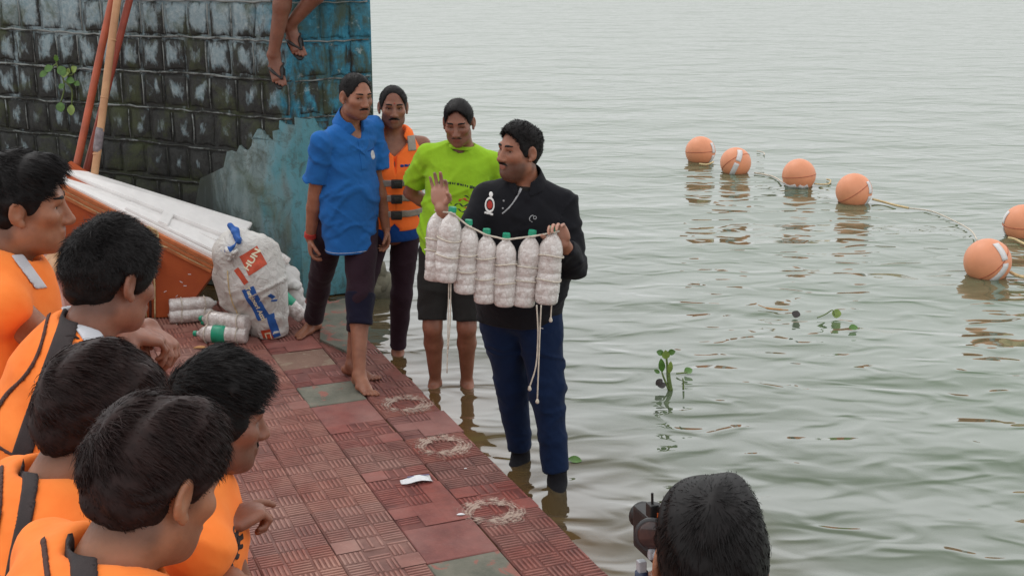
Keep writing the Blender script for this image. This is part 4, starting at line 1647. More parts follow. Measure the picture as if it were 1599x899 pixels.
def man_black():
    sc = 1.0
    head = at_y(811, 236, 5.70)
    pel = at_y(810, 480, 5.82); pel[2] = .87
    f = nrm(V(-.12, -.99, 0))
    r = Rig(pel, f, head, hf=nrm(V(-.80, -.58, .02)), hu=V(.10, .06, 1), sc=sc, sh_w=.178, neck_back=-.01, girth=1.12)
    R_w = at_y(689, 324, 5.50)                     # raised right hand
    L_w = at_y(880, 380, 5.47)
    r.arm(0, R_w, V(.15, .25, -1)); r.arm(1, L_w, V(.25, .35, -1))
    anR = at_z(813, 714, .0) + V(0, 0, .02); anL = at_z(870, 752, .0) + V(0, 0, .02)
    r.leg(0, anR, V(-.35, -.93, 0)); r.leg(1, anL, V(.25, -.97, 0))
    root = empty('person', (pel[0], pel[1], 0), 'man in black long-sleeved polo and navy track pants holding up a string of bottles', 'person')
    fd = r.body(dict(jaw=1.15, wide=1.05, nose=1.15, lid=.001), arm_r=1.08, leg_r=1.05)
    hU = frame(r.hf, r.hu)
    fd.ell(head + (hU[1] * .035 - hU[2] * .105) * sc, np.array(hU), np.array([.05, .045, .03]) * sc, .03)     # heavy chin
    d0 = nrm(V(-.06, -.10, 1)); n0 = nrm(V(-.25, -.95, .05))
    hand_prims(fd, r.wr[0], d0, n0, True, 1.02, curl=(.35, .12, .08, .05), thumb=.6, spread=.14, thumb_in=.55)
    d1 = nrm(V(-.28, -.25, .92)); n1 = nrm(V(-.30, -.94, -.15))
    hand_prims(fd, r.wr[1], d1, n1, False, .98, curl=(.75, .7, .65, .5), thumb=.2, spread=.09, thumb_in=.6)
    foot_prims(fd, r.an[0], V(-.45, -.9, 0), sc); foot_prims(fd, r.an[1], V(.15, -1, 0), sc)
    c0, c1 = r.wr[0] + d0 * .09, r.wr[1] + d1 * .08
    finish_body(root, r, fd, 'skin_brown', res=.016, fine=[(c0, .105, .0042), (c1, .105, .0042)], stubble=1.05,
                pale=[(c0 + n0 * .02 - d0 * .02, .085), (c1 + n1 * .03, .07)])
    hair_on(root, r, 'hair_black', n=8000, length=.010, t=.009, side_t=.006, puff=.010, nape=-.075, amp=.003, s_lift=.7, front=.0)
    face_parts(root, r, M['hair_black'], (1.0, 1.0), gaze=(-.1, 1, 0), brow=1.2)
    t = Field(); t.ell(r.at(-.02), np.array([r.hR, r.hf_, UP]), np.array([.190, .150, .15]), .03)
    trouser_leg(t, r, 0, .118, .084, .062, .92); trouser_leg(t, r, 1, .118, .084, .062, .92)
    t.plane(r.at(.12), UP)
    t.post.append(creases(.012, 71, 52)); t.post.append(creases(.010, 73, 66, V(.6, .3, 1))); t.post.append(waves(9, .002, 2))
    build_field('track_pants', t, .009, M['navy'], root)
    mb = MB()
    for i in (0, 1):
        fs_ = Field(); a = r.an[i]; foot_prims(fs_, a, (V(-.45, -.9, 0), V(.15, -1, 0))[i], sc * 1.04)
        fs_.cone(a - V(0, 0, .04), a + V(0, 0, .06), .046, .048, .02, clips=[(a + V(0, 0, .045), UP)])
        build_field('sock', fs_, .007, M['black_knit'], root)
    sh = Field(); sh.tube(r.trunk(.024, .05), side=r.R, k=.04)
    sh.ell(r.at(.20, .070), np.array([r.R, r.f, r.u]), (.165, .105, .18), .06)
    sh.cone(r.at(.16, .015), r.at(-.40, .01), .134, .146, .05, r.R, 1.30)
    for g in (0, 1):
        sh.cone(r.at(.92, 0, .03 * (1 - 2 * g)), r.sh[g], .068, .064, .04)
        sh.cone(r.sh[g], r.el[g], .066, .058, .02)
        u = nrm(r.wr[g] - r.el[g]); e = r.wr[g] - u * .05
        sh.cone(r.el[g], e + u * .02, .060, .041, .02, clips=[(e, u)])
    sh.plane(r.at(-.17), -UP)
    sh.cone(r.neckb - r.u * .03, r.neckb + r.u * .12, .070, .072, .004, op='-')
    sh.post.append(creases(.013, 81, 44, V(.6, .2, 1))); sh.post.append(creases(.010, 83, 62, V(-.7, .3, 1))); sh.post.append(waves(9, .0025, 8))
    build_field('long_sleeved_polo', sh, .008, M['black_knit'], root)
    collar(root, r, 'black_knit', r=.090, h=.066, gap=.030)
    tee = Field(); tee.cone(r.neckb - r.u * .10, r.neckb + r.u * .005, .085, .073, .01)
    tee.plane(r.neckb + r.u * .0 + r.f * .0, nrm(r.u + r.f * -.2))
    build_field('undershirt', tee, .006, M['black_shorts'], root)
    A = [r.R, r.u, r.f]
    # white edge of the open placket
    patch('placket_edge', sh, r.at(.93, .10, .045), [nrm(r.R * .9 + r.u * .55), nrm(r.u - r.R * .6), r.f], (.006, .075), .002, M['trim_grey'], root, res=.003, depth=.12,
          shape=lambda u, v: np.maximum(np.abs(u - 2.0 * v * v + .006) - (.0035 + np.clip(v, 0, .1) * .05), np.abs(v) - .075))
    for q in range(2):
        mb = MB(); mb.lathe(r.at(.93 - q * .05, .118 + q * .018, .085), r.f, [(0, .0042), (.003, .0035)], 10)
        mb.build('button', M['trim_grey'], root)
    # crest on the right breast: crowned oval on a stand, red field
    c = r.at(.865, .09, .150)
    patch('crest', sh, c, A, (.03, .055), .0030, M['white_thread'], root, res=.0028, depth=.1,
          shape=lambda u, v: np.minimum(np.minimum(np.abs(np.sqrt(u * u + (v * .75) ** 2) - .020) - .0035, np.sqrt(u * u + (v - .042) ** 2) - .010),
                                        np.maximum(np.abs(v + .036 - 6 * u * u) - .0045, np.abs(u) - .021)))
    patch('crest_field', sh, c, A, (.02, .02), .0030, M['red_thread'], root, res=.0028, depth=.1, shape=lambda u, v: np.sqrt(u * u + (v * .8) ** 2) - .0135)
    c = r.at(.82, .10, -.055)
    patch('breast_logo', sh, c, A, (.02, .02), .0012, M['trim_grey'], root, res=.0025, depth=.1,
          shape=lambda u, v: np.minimum(np.abs(np.sqrt((u + .006) ** 2 + (v - .004) ** 2) - .007) - .0022, np.maximum(np.abs(np.sqrt((u - .003) ** 2 + (v + .0) ** 2) - .014) - .0024, -u + .001)))
    patch('pants_logo', t, r.hip[1] + V(.02, -.1, -.08), [r.hR, UP, r.hf_], (.012, .006), .002, M['white_thread'], root, res=.0025, depth=.12,
          shape=lambda u, v: np.maximum(np.abs(v - u * .3 - 8 * u * u + .002) - .0016, np.abs(u) - .011))
    return root, r
# ------------------------------------------------------------------ people sitting on the steps, cameraman, person on the wall
def ang(deg, dz=0.0):
    return V(math.cos(math.radians(deg)), math.sin(math.radians(deg)), dz)


def seated(px, py, w, look, pitch, label, seat=1.02, back=.26, torso=30, hair=None, sc=1.05, hands=None, mat='skin_warm', roll=0.0, knees=.13, head_kw=None,
           stubble=.15, hair_m='hair_black', res=.016, foot_z=None, side=.0, eyes=True, moustache=None, head_res=.0040):
    head = at_w(px, py, w)
    f = ang(torso)
    pel = V(head[0], head[1], 0) + V(*(-f[:2]), 0) * back + V(f[1], -f[0], 0) * side
    pel[2] = seat + .10
    hf = ang(look, pitch)
    rgt = V(hf[1], -hf[0], 0)
    r = Rig(pel, f, head, hf=hf, hu=UP + rgt * roll, sc=sc, sh_w=.18, neck_back=.0, drop=.055)
    fz = (seat - .34) if foot_z is None else foot_z
    for i, g in enumerate((1, -1)):
        an = pel + f * .52 + r.hR * g * knees + V(0, 0, fz + .085 - pel[2])
        r.leg(i, an, f * .6 + UP)
    if hands is None:
        for i, g in enumerate((1, -1)):
            r.arm(i, r.kn[i] + f * .06 + UP * .075 - r.hR * g * .06, V(0, 0, -1) + r.R * g * .8)
    else:
        for i in (0, 1): r.arm(i, hands[i][0], hands[i][1])
    root = empty('person', (pel[0], pel[1], seat), label, 'person', 'young men in orange life jackets seated on the steps')
    fd = r.body(dict(head_kw or {}))
    fine = []
    for i in (0, 1):
        d = hands[i][2] if hands is not None and len(hands[i]) > 2 else nrm(f * .8 - UP * .5)
        cu = hands[i][3] if hands is not None and len(hands[i]) > 3 else (.4, .5, .55, .6)
        n_ = nrm(np.cross(d, r.R) * 1.0); n_ = n_ if n_[2] < 0 else -n_
        hand_prims(fd, r.wr[i], d, n_, i == 0, sc, curl=cu, thumb=.4)
        if i == 0: fine.append((r.wr[i] + d * .09, .10, .0048))
        foot_prims(fd, r.an[i], f, sc)
    finish_body(root, r, fd, mat, res=res, fine=fine, stubble=stubble, head_res=head_res)
    hk = dict(hair or {})
    hair_on(root, r, hair_m, **hk)
    face_parts(root, r, M[hair_m], moustache, gaze=(0, 1, 0), eyes=eyes, res=.0022)
    t = Field(); t.ell(r.at(.0), np.array([r.hR, r.hf_, UP]), np.array([.175, .135, .13]), .03)
    trouser_leg(t, r, 0, .102, .085, .078, -.06); trouser_leg(t, r, 1, .102, .085, .078, -.06)
    t.plane(r.at(.2), r.u)
    t.post.append(creases(.007, 91, 32)); t.post.append(waves(16, .003, 2))
    build_field('shorts', t, .015, M['black_shorts'], root)
    return root, r


def jacket(root, r, seed, strap=True, refl=None, emblem=False, res=.0085, puff=0.0, strap_w=.021):
    v = Field()
    v.tube([(r.at(.10), .140, 1.22), (r.at(.35), .150 + puff, 1.22), (r.at(.62), .158 + puff, 1.22), (r.at(.84), .142, 1.34), (r.at(.95), .105, 1.62)], side=r.R, k=.03)
    for g in (1, -1):
        v.cone(r.at(.985, -.01, .07 * g), r.at(.90, .0, .200 * g), .068, .070, .03)
    v.post.append(waves(11, .006, seed)); v.post.append(creases(.006, seed, 26, V(.3, .2, 1)))
    for i, g in enumerate((1, -1)):
        o_ = r.R * g
        u = nrm(r.el[i] - r.sh[i])
        v.cone(r.sh[i] + o_ * .075 + u * .120, r.sh[i] + u * .36 + o_ * .03, .058, .075, .02, op='-')
    v.cone(r.neckb + r.f * .015 - r.u * .06, r.neckb + r.u * .14, .066, .082, .02, op='-')
    v.box(r.at(.5, .2), np.array([r.R, r.f, r.u]), (.004, .09, .6), .001, .008, op='-')
    v.box(r.at(.30), np.array([r.R, r.f, r.u]), (.5, .5, .004), .001, .014, op='-') if False else None
    v.plane(r.at(.02), -r.u)
    build_field('life_jacket', v, res, M['orange_jacket'], root)
    side = nrm(r.R - r.f * .25)                     # the side that shows: right, a little from behind
    fw = nrm(r.f + r.R * .25)
    A = [fw, r.u, side]
    c = r.at(.80, -.02, .12)
    for q in (-.30, -.20):                            # stitched channels across the back panel
        patch('stitching', v, r.at(.80, -.02, .10) + r.u * q - fw * .05, A, (.16, .02), .0016, M['seam_tape'], root, res=.004, depth=.2,
              shape=lambda u, w, q=q: np.maximum(np.abs(w - .3 * u * u) - .0022, np.abs(u) - .15))
    if strap:
        patch('shoulder_strap', v, c - fw * .065, A, (.03, .20), .006, M['black_webbing'], root, res=.005, depth=.16,
              shape=lambda u, w: np.maximum(np.abs(u - .10 * w * w) - strap_w, np.abs(w) - .20))
    if refl:
        k_ = refl[3] if len(refl) > 3 else 1.0
        cc = at_w(*refl[:3])                              # silver panel slanting over the shoulder
        nn = nrm(V(0, 0, H) - cc); uu = nrm(np.cross(UP, nn))
        patch('reflective_patch', v, cc, [uu, np.cross(nn, uu), nn], (.08, .10), .004, M['reflective'], root, res=.004, depth=.16,
              shape=lambda u, w: np.maximum(np.abs(u + .55 * w) - .024 * k_, np.abs(w) - .075 * k_))
    patch('seam', v, c - fw * .125, A, (.05, .24), .0045, M['seam_tape'], root, res=.0045, depth=.2,
          shape=lambda u, w: np.maximum(np.abs(u - .022 * np.sin(w * 16)) - .0042, np.abs(w) - .22))
    patch('seam', v, c - r.u * .13 - fw * .09, A, (.16, .06), .0045, M['seam_tape'], root, res=.0045, depth=.2,
          shape=lambda u, w: np.maximum(np.abs(w - .10 * u - .8 * u * u) - .0040, np.abs(u) - .10))
    # loop of black webbing standing off the shoulder
    mb = MB()
    b0 = r.at(.97, -.045, .085)
    lp = spline([b0 - fw * .05, b0 - fw * .03 + r.u * .05, b0 + r.u * .062 + side * .01, b0 + fw * .045 + r.u * .03, b0 + fw * .06 - r.u * .02], 5)
    for a, b_ in zip(lp[:-1], lp[1:]):
        d = nrm(b_ - a); s_ = nrm(np.cross(d, r.u) + side)
        s_ = nrm(s_ - d * (s_ @ d))
        mb.box((a + b_) / 2, np.array([d, s_, np.cross(d, s_)]), (np.linalg.norm(b_ - a) / 2 + .002, .014, .0018))
    mb.build('webbing_loop', M['black_webbing'], root)
    return v


def boys():
    # far left, profile to the right
    root, r = seated(40, 322, 3.35, 14, -.10, 'seated young man in profile at the far left edge, beside the raft', torso=22, back=.20, roll=.0,
                     hair=dict(n=17000, length=.026, t=.014, puff=.026, side_t=.007, nape=-.055, amp=.004, strand_w=.00065, s_lift=.30, s_sweep=(0, .8, .1), s_sweep_w=.6), mat='skin_warm', stubble=.1)
    jacket(root, r, 3, refl=(46, 424, 3.35, .62))
    # second, wavy hair, hands clasped over his knees
    hd = at_w(196, 520, 3.30)
    f = ang(28)
    root, r = seated(176, 436, 3.05, 52, -.30, 'seated young man with bushy black hair, forearms crossed over his knees', torso=28, back=.30,
                     hair=dict(n=18000, length=.024, t=.018, puff=.020, side_t=.013, nape=-.060, amp=.005, fr=42, strand_w=.00065, s_lift=.45, s_curl=.35, s_sweep=(0, .8, .2), s_sweep_w=.5), mat='skin_mid',
                     hands=((hd, V(.3, -.6, -1), nrm(V(.75, .45, -.30)), (.5, .6, .7, .8)), (hd + V(.02, .14, -.03), V(-.3, .5, -1), nrm(V(.7, -.5, -.3)), (.5, .6, .7, .8))), stubble=.1)
    jacket(root, r, 5, refl=(142, 522, 3.0))
    # third, hidden behind the nearest
    root, r = seated(152, 655, 2.36, 46, -.38, 'seated young man whose face is hidden behind the nearest seated man', torso=34, back=.24,
                     hair=dict(n=18000, length=.030, t=.020, puff=.012, side_t=.014, nape=-.070, amp=.004, strand_w=.00065, s_lift=.22, s_sweep=(.25, .9, 0), s_sweep_w=.75, s_curl=.10), mat='skin_warm', hair_m='hair_brown')
    jacket(root, r, 7, strap_w=.012)
    # fourth: profile with quiff, pointing hand
    wr = at_w(346, 822, 2.74)
    root, r = seated(338, 652, 2.80, 24, -.22, 'seated young man with swept quiff and light beard, finger pointing to the tiles', seat=.69, torso=26, back=.20,
                     hair=dict(n=18000, length=.032, t=.013, puff=.030, side_t=.008, nape=-.050, amp=.005, strand_w=.00065, s_lift=.42, s_sweep=(.1, 1, .1), s_sweep_w=.7, s_curl=.14), mat='skin_mid',
                     hands=((wr, V(-.2, -.7, -1), nrm(V(.72, .68, .16)), (.25, .9, 1.0, 1.1)), (wr + V(-.2, .25, -.2), V(-.3, .5, -1))), stubble=.55, moustache=(.8, .7), foot_z=.35)
    v = jacket(root, r, 11, strap=False)
    A = [r.R, r.u, r.f]
    c = at_w(346, 815, 2.82)
    side = nrm(V(0, 0, H) - c); fw = nrm(np.cross(UP, side)); 
    ang_ = lambda u, w: np.arctan2(w, u)
    patch('emblem', v, c, [fw, r.u, side], (.05, .06), .003, M['black_webbing'], root, res=.0026, depth=.14,
          shape=lambda u, w: np.minimum(np.abs(np.sqrt(u * u + w * w) - .034) - .006 - .004 * np.sign(np.sin(ang_(u, w) * 14)) , np.maximum(np.sqrt(u * u + w * w * .5) - .014, -(np.sqrt((u - .004) ** 2 + (w + .003) ** 2) - .007))))
    patch('waist_strap', v, r.at(.30, .05, .1), [fw, r.u, side], (.2, .02), .006, M['black_webbing'], root, res=.005, depth=.2)
    # nearest
    root, r = seated(243, 757, 2.03, 52, -.42, 'nearest seated man, dark brown hair and bare ear in the lower left', torso=36, back=.26, sc=1.06,
                     hair=dict(n=27000, length=.030, t=.018, puff=.014, side_t=.014, nape=-.060, amp=.004, strand_w=.0006, res=.0042, s_lift=.20, s_sweep=(.35, .9, 0), s_sweep_w=.65, s_curl=.12), mat='skin_warm', hair_m='hair_brown')
    jacket(root, r, 13, strap_w=.017)


def cameraman():
    head = at_w(1109, 880, 2.06)
    f = nrm(V(-.22, .97, 0))
    pel = V(head[0] + .03, head[1] - .10, .93)
    r = Rig(pel, f, head, hf=nrm(V(.14, .98, -.08)), hu=UP, sc=1.02, sh_w=.185)
    cp = at_w(1017, 842, 2.14)
    r.arm(1, cp + V(-.01, -.06, -.14), V(-.8, -.2, -1)); r.arm(0, cp + V(.10, -.04, -.15), V(.9, -.3, -1))
    for i, g in enumerate((1, -1)):
        r.leg(i, V(pel[0], pel[1], 0) + r.R * g * .12 + V(0, 0, .088), f)
    root = empty('person', (pel[0], pel[1], 0), 'cameraman seen from behind at the bottom edge, holding up a video camera', 'person')
    fd = r.body()
    hand_prims(fd, r.wr[1], nrm(V(.1, .35, .9)), nrm(V(.9, .2, 0)), False, 1.0, curl=(.5, .6, .7, .8))
    hand_prims(fd, r.wr[0], nrm(V(-.2, .35, .9)), nrm(V(-.9, .2, 0)), True, 1.0, curl=(.5, .6, .7, .8))
    for i in (0, 1): foot_prims(fd, r.an[i], f, 1.02)
    finish_body(root, r, fd, 'skin_warm', stubble=.2)
    hair_on(root, r, 'hair_black', n=16000, length=.019, t=.024, puff=.012, side_t=.015, nape=-.075, amp=.003, strand_w=.00065, res=.0045, s_lift=.03, s_curl=.06, s_sweep=(.2, .6, 0), s_sweep_w=.3)
    face_parts(root, r, M['hair_black'])
    t = Field(); t.ell(r.at(.0), np.array([r.hR, r.hf_, UP]), np.array([.165, .125, .14]), .03)
    trouser_leg(t, r, 0, .10, .075, .07, .93); trouser_leg(t, r, 1, .10, .075, .07, .93)
    t.plane(r.at(.12), UP); t.post.append(creases(.007, 91, 32))
    build_field('trousers', t, .011, M['navy_lining'], root)
    sh = Field(); sh.tube(r.trunk(.022, .01), side=r.R, k=.04)
    sh.ell(r.at(-.06), np.array([r.R, r.f, r.u]), (.17, .13, .20), .05)
    for g in (0, 1):
        sh.cone(r.at(.90, 0, .03 * (1 - 2 * g)), r.sh[g], .064, .068, .04); sleeve(sh, r, g, .68, .072, .078, .025, .006)
    sh.plane(r.at(-.18), -UP)
    sh.cone(r.neckb - r.u * .015, r.neckb + r.u * .12, .072, .072, .004, op='-')
    sh.post.append(creases(.008, 93, 32))
    build_field('shirt', sh, .010, M['black_knit'], root)
    # ---- the camera
    f2 = nrm(V(-.30, .95, -.08)); R2 = np.cross(f2, UP); U2 = np.cross(R2, f2)
    ax_ = np.array([R2, f2, U2])
    root = empty('video_camera', cp - U2 * .10, 'black video camera with a round glass eyepiece and cables, held up beside the cameraman', 'camera')
    def q(a, b_, c): return cp + (R2 * a + f2 * b_ + U2 * c) * .78
    mb = MB(); mb.box(q(.035, .05, -.01), ax_, (.024, .05, .038), .005); mb.box(q(.035, .0, .052), ax_, (.016, .03, .008), .003); mb.build('body', M['rubber_black'], root)
    mb = MB(); mb.lathe(q(-.012, -.035, .030), nrm(-f2 - R2 * .55), [(-.025, .019), (0, .024), (.003, .029), (.009, .030), (.010, .026)], 24); mb.build('eyepiece', M['plastic_grey'], root, True)
    mb = MB(); mb.lathe(q(-.012, -.035, .030) + nrm(-f2 - R2 * .55) * .0095, nrm(-f2 - R2 * .55), [(0, .0255), (.002, .021), (.0036, .010), (.004, .002)], 24); mb.build('eyepiece_glass', M['lens_glass'], root, True)
    mb = MB(); mb.lathe(q(.050, .12, -.012), f2, [(-.02, .020), (.02, .021), (.03, .023), (.038, .025), (.041, .021)], 20); mb.build('lens', M['rubber_black'], root, True)
    for k in range(5):
        mb = MB(); mb.lathe(q(.002, -.036, .036 - .0125 * k), -f2, [(0, .0032), (.003, .0028)], 8); mb.build('button', M['white_thread'], root)
    mb = MB(); mb.box(q(-.006, -.02, .075), ax_, (.008, .011, .012), .003); mb.tube([q(-.006, -.02, .08), q(-.008, -.024, .115)], .0022, 6); mb.build('microphone_mount', M['rubber_black'], root)
    mb = MB(); mb.box(q(.006, -.03, .066), ax_, (.006, .006, .006), .002); mb.build('record_lamp', M['orange_vest'], root)
    mb = MB(); mb.box(q(-.012, -.045, -.012), ax_, (.011, .006, .009), .003); mb.lathe(q(-.010, -.054, -.012), -f2, [(0, .009), (.004, .0085), (.005, .004)], 14); mb.build('metal_clamp', M['metal_pale'], root)
    mb = MB(); mb.box(q(-.038, -.035, -.040), ax_, (.007, .007, .010), .002); mb.build('plug_collar', M['metal_pale'], root)
    mb = MB(); mb.lathe(q(-.038, -.035, -.052), -U2, [(0, .011), (.02, .012), (.035, .009), (.042, .005)], 12); mb.build('plug', M['plug_blue'], root, True)
    mb = MB(); mb.tube(spline([q(-.038, -.035, -.092), q(-.030, -.03, -.112), q(.0, -.03, -.125), q(.022, -.04, -.16), q(.05, -.05, -.21)], 6), .0055, 8); mb.build('cable', M['rubber_black'], root, True)
    mb = MB(); mb.tube(spline([q(.0, -.03, -.06), q(-.012, -.05, -.09), q(.01, -.05, -.125), q(.05, -.055, -.19)], 6), .0045, 8); mb.build('cable', M['rubber_black'], root, True)


def wall_sitter():
    f = nrm(NL + V(.18, 0, 0))
    a1 = at_y(427, 84, 8.60); a2 = at_y(452, 40, 8.66)
    k1 = at_y(446, -18, 8.56); k2 = at_y(512, -30, 8.58)
    k1[2] = max(k1[2], WT - .02); k2[2] = max(k2[2], WT)
    hips = [k1 - f * .40 + UP * .05, k2 - f * .40 + UP * .05]
    pel = (hips[0] + hips[1]) / 2
    r = Rig(pel, f, pel + UP * .76 + f * .06, sc=1.0)
    r.arm(0, pel + r.R * .27 + f * .06 - UP * .04, r.R - f); r.arm(1, pel - r.R * .27 + f * .06 - UP * .04, -r.R - f)
    r.kn = [k1, k2]; r.an = [a1, a2]; r.hip = hips
    root = empty('person', (r.pel[0], r.pel[1], WT), 'person sitting on the wall, bare shins and black flip-flops hanging down', 'person')
    fd = r.body(leg_r=1.08)
    hand_prims(fd, r.wr[0], f, -UP, True, 1.0); hand_prims(fd, r.wr[1], f, -UP, False, 1.0)
    feet = ((a1, nrm(V(.22, -.58, -.78)), nrm(V(.05, -.80, .60))), (a2, nrm(V(.34, -.52, -.78)), nrm(V(.0, -.82, .57))))
    for a, d, u in feet: foot_prims(fd, a, d, 1.10, u)
    finish_body(root, r, fd, 'skin_dark', res=.016, fine=[(a1 + V(.03, -.05, -.09), .15, .0045), (a2 + V(.04, -.05, -.08), .15, .0045)], head_res=.006)
    hair_on(root, r, 'hair_black', n=0)
    t = Field(); t.ell(r.pel, np.array([r.R, r.f, UP]), np.array([.175, .15, .12]), .03)
    for i in (0, 1): trouser_leg(t, r, i, .10, .082, .07, -.10)
    build_field('shorts', t, .012, M['navy'], root)
    sh = Field(); sh.tube(r.trunk(.02), side=r.R, k=.04)
    for g in (0, 1): sh.cone(r.at(.9, 0, .03 * (1 - 2 * g)), r.sh[g], .064, .068, .04); sleeve(sh, r, g, .65, .072, .078)
    build_field('shirt', sh, .012, M['white_cloth'], root)
    for a, d, u in feet:
        d = nrm(d - u * (d @ u)); s_ = np.cross(d, u)
        c = a - u * .096 + d * .065
        out = []
        for t_ in np.linspace(0, 2 * math.pi, 26)[:-1]:
            x, y = math.cos(t_), math.sin(t_)
            wd = .056 if x > 0 else .044
            out.append(c + d * x * .152 + s_ * y * wd * (1 - .15 * abs(x)))
        mb = MB(); n_ = len(out)
        mb.add([o_ + u * .006 for o_ in out] + [o_ - u * .010 for o_ in out], [tuple(range(n_))[::-1], tuple(range(n_, 2 * n_))] + [(i, (i + 1) % n_, (i + 1) % n_ + n_, i + n_) for i in range(n_)])
        sl = mb.build('flip_flop', M['rubber_black'], root)
        toe = a + d * .135 - u * .060 - s_ * -.0
        toe = a + d * .165 - u * .064 + s_ * -.024
        for g in (-1, 1):
            base = a + d * .035 - u * .082 + s_ * g * .050
            md = a + d * .10 - u * .040 + s_ * g * .034
            mb = MB(); mb.tube(spline([base, md, toe], 6), [.009] * 4 + [.011] * 5 + [.008] * 4, 8)
            st = mb.build('strap', M['rubber_black'], None, True)
            st.parent = sl
            off = np.array(root.location)
            for v in st.data.vertices: v.co = Vector(np.array(v.co) - off)
# ------------------------------------------------------------------ things
def foam_bottle_mat():
    m, nt, b = nodes_of('foam_bottle')
    co = objco(nt)
    v = nt.nodes.new('ShaderNodeTexVoronoi'); v.inputs['Scale'].default_value = 62
    nt.links.new(co, v.inputs['Vector'])
    v2 = nt.nodes.new('ShaderNodeTexVoronoi'); v2.inputs['Scale'].default_value = 62; v2.feature = 'DISTANCE_TO_EDGE'
    nt.links.new(co, v2.inputs['Vector'])
    f = noise(nt, 26, 4, .6, co)
    sep = nt.nodes.new('ShaderNodeSeparateColor'); nt.links.new(v.outputs['Color'], sep.inputs[0])
    c = ramp(nt, math_(nt, 'ADD', math_(nt, 'MULTIPLY', sep.outputs[0], .5), math_(nt, 'MULTIPLY', f, .5)), [(.2, (.50, .44, .41)), (.6, (.66, .61, .58)), (.9, (.76, .73, .71))])
    c = mix(nt, ramp(nt, v2.outputs['Distance'], [(.0, .32), (.10, 0.0)]), c, (.34, .27, .24))
    nt.links.new(c, b.inputs['Base Color'])
    b.inputs['Roughness'].default_value = .35
    b.inputs['Coat Weight'].default_value = .9
    b.inputs['Coat Roughness'].default_value = .07
    n1 = bump(nt, None, v2.outputs['Distance'], .45, .005)
    bump(nt, b, f, .7, .012, n1)
    return m


M['foam_bottle'] = foam_bottle_mat()
M['clear_neck'] = simple('clear_neck', (.50, .50, .48), .15, .2)
M['plastic_grey'] = simple('plastic_grey', (.045, .045, .048), .3, .3, 20)
M['lens_glass'] = simple('lens_glass', (.11, .055, .045), .06, .5, 30, col2=(.02, .02, .025))
M['metal_pale'] = simple('metal_pale', (.42, .43, .46), .3, .3, 40)
M['plug_blue'] = simple('plug_blue', (.02, .03, .075), .4, .3)
M['orange_board'] = simple('orange_board', (.48, .105, .028), .5, .3, 6, .2, 90, col2=(.38, .072, .022))
M['orange_rim'] = simple('orange_rim', (.50, .15, .05), .55, .35, 10, .25, 120)
M['foam_white'] = simple('foam_white', (.80, .77, .75), .7, .08, 9, .35, 320)
M['sack'] = None
M['pole_orange'] = simple('pole_orange', (.40, .085, .035), .45, .3, 7, .15, 60)
M['pole_red'] = simple('pole_red', (.33, .062, .034), .45, .3, 7, .15, 60)
M['bamboo'] = simple('bamboo', (.55, .31, .16), .6, .3, 9, .3, 80, col2=(.40, .20, .10))
M['tape_grey'] = simple('tape_grey', (.20, .17, .18), .5, .4, 30)
M['buoy_orange'] = simple('buoy_orange', (.74, .29, .15), .5, .12, 5, .12, 160)
M['buoy_seam'] = simple('buoy_seam', (.40, .10, .05), .7, .2)
M['leaf_green'] = simple('leaf_green', (.065, .16, .018), .4, .35, 30, .2, 60)
M['leaf_pale'] = simple('leaf_pale', (.19, .27, .05), .4, .35, 30, .2, 60)
M['leaf_dark'] = simple('leaf_dark', (.030, .022, .020), .4, .35, 30)
M['stem_green'] = simple('stem_green', (.12, .17, .045), .5, .35, 30)
M['paper'] = simple('paper', (.72, .72, .74), .7, .12, 30)
M['paper_blue'] = simple('paper_blue', (.16, .17, .35), .7, .2, 30)
M['rock'] = simple('rock', (.13, .12, .085), .9, .5, 9, .8, 30)
M['chalk'] = simple('chalk', (.52, .37, .29), .95, .4, 45)
M['print_red'] = simple('print_red', (.55, .075, .028), .6, .25, 30)
M['print_blue'] = simple('print_blue', (.012, .095, .36), .6, .25, 30)
M['print_cream'] = simple('print_cream', (.75, .70, .50), .6, .1)
M['strip_white'] = simple('strip_white', (.66, .63, .62), .45, .12, 20)
M['leaf_fallen'] = simple('leaf_fallen', (.48, .24, .09), .8, .3, 40)


# ---- bottles
PROF = [(0, .036), (.002, .044), (.010, .0500), (.040, .0515), (.046, .0488), (.052, .0515), (.085, .0518), (.090, .0490), (.096, .0518), (.130, .0516), (.136, .0488), (.142, .0516),
        (.180, .0518), (.186, .0490), (.192, .0516), (.225, .0512), (.250, .0480), (.272, .0395), (.288, .0270), (.298, .0170), (.302, .0150)]


def crumple(mb, amp, seed):
    f = waves(46, amp, seed)
    v = np.array(mb.v)
    d = f(v[:, 0], v[:, 1], v[:, 2])
    g = waves(31, amp, seed + 9)(v[:, 0], v[:, 1], v[:, 2])
    v[:, 0] += d; v[:, 1] += g
    mb.v = [tuple(x) for x in v]


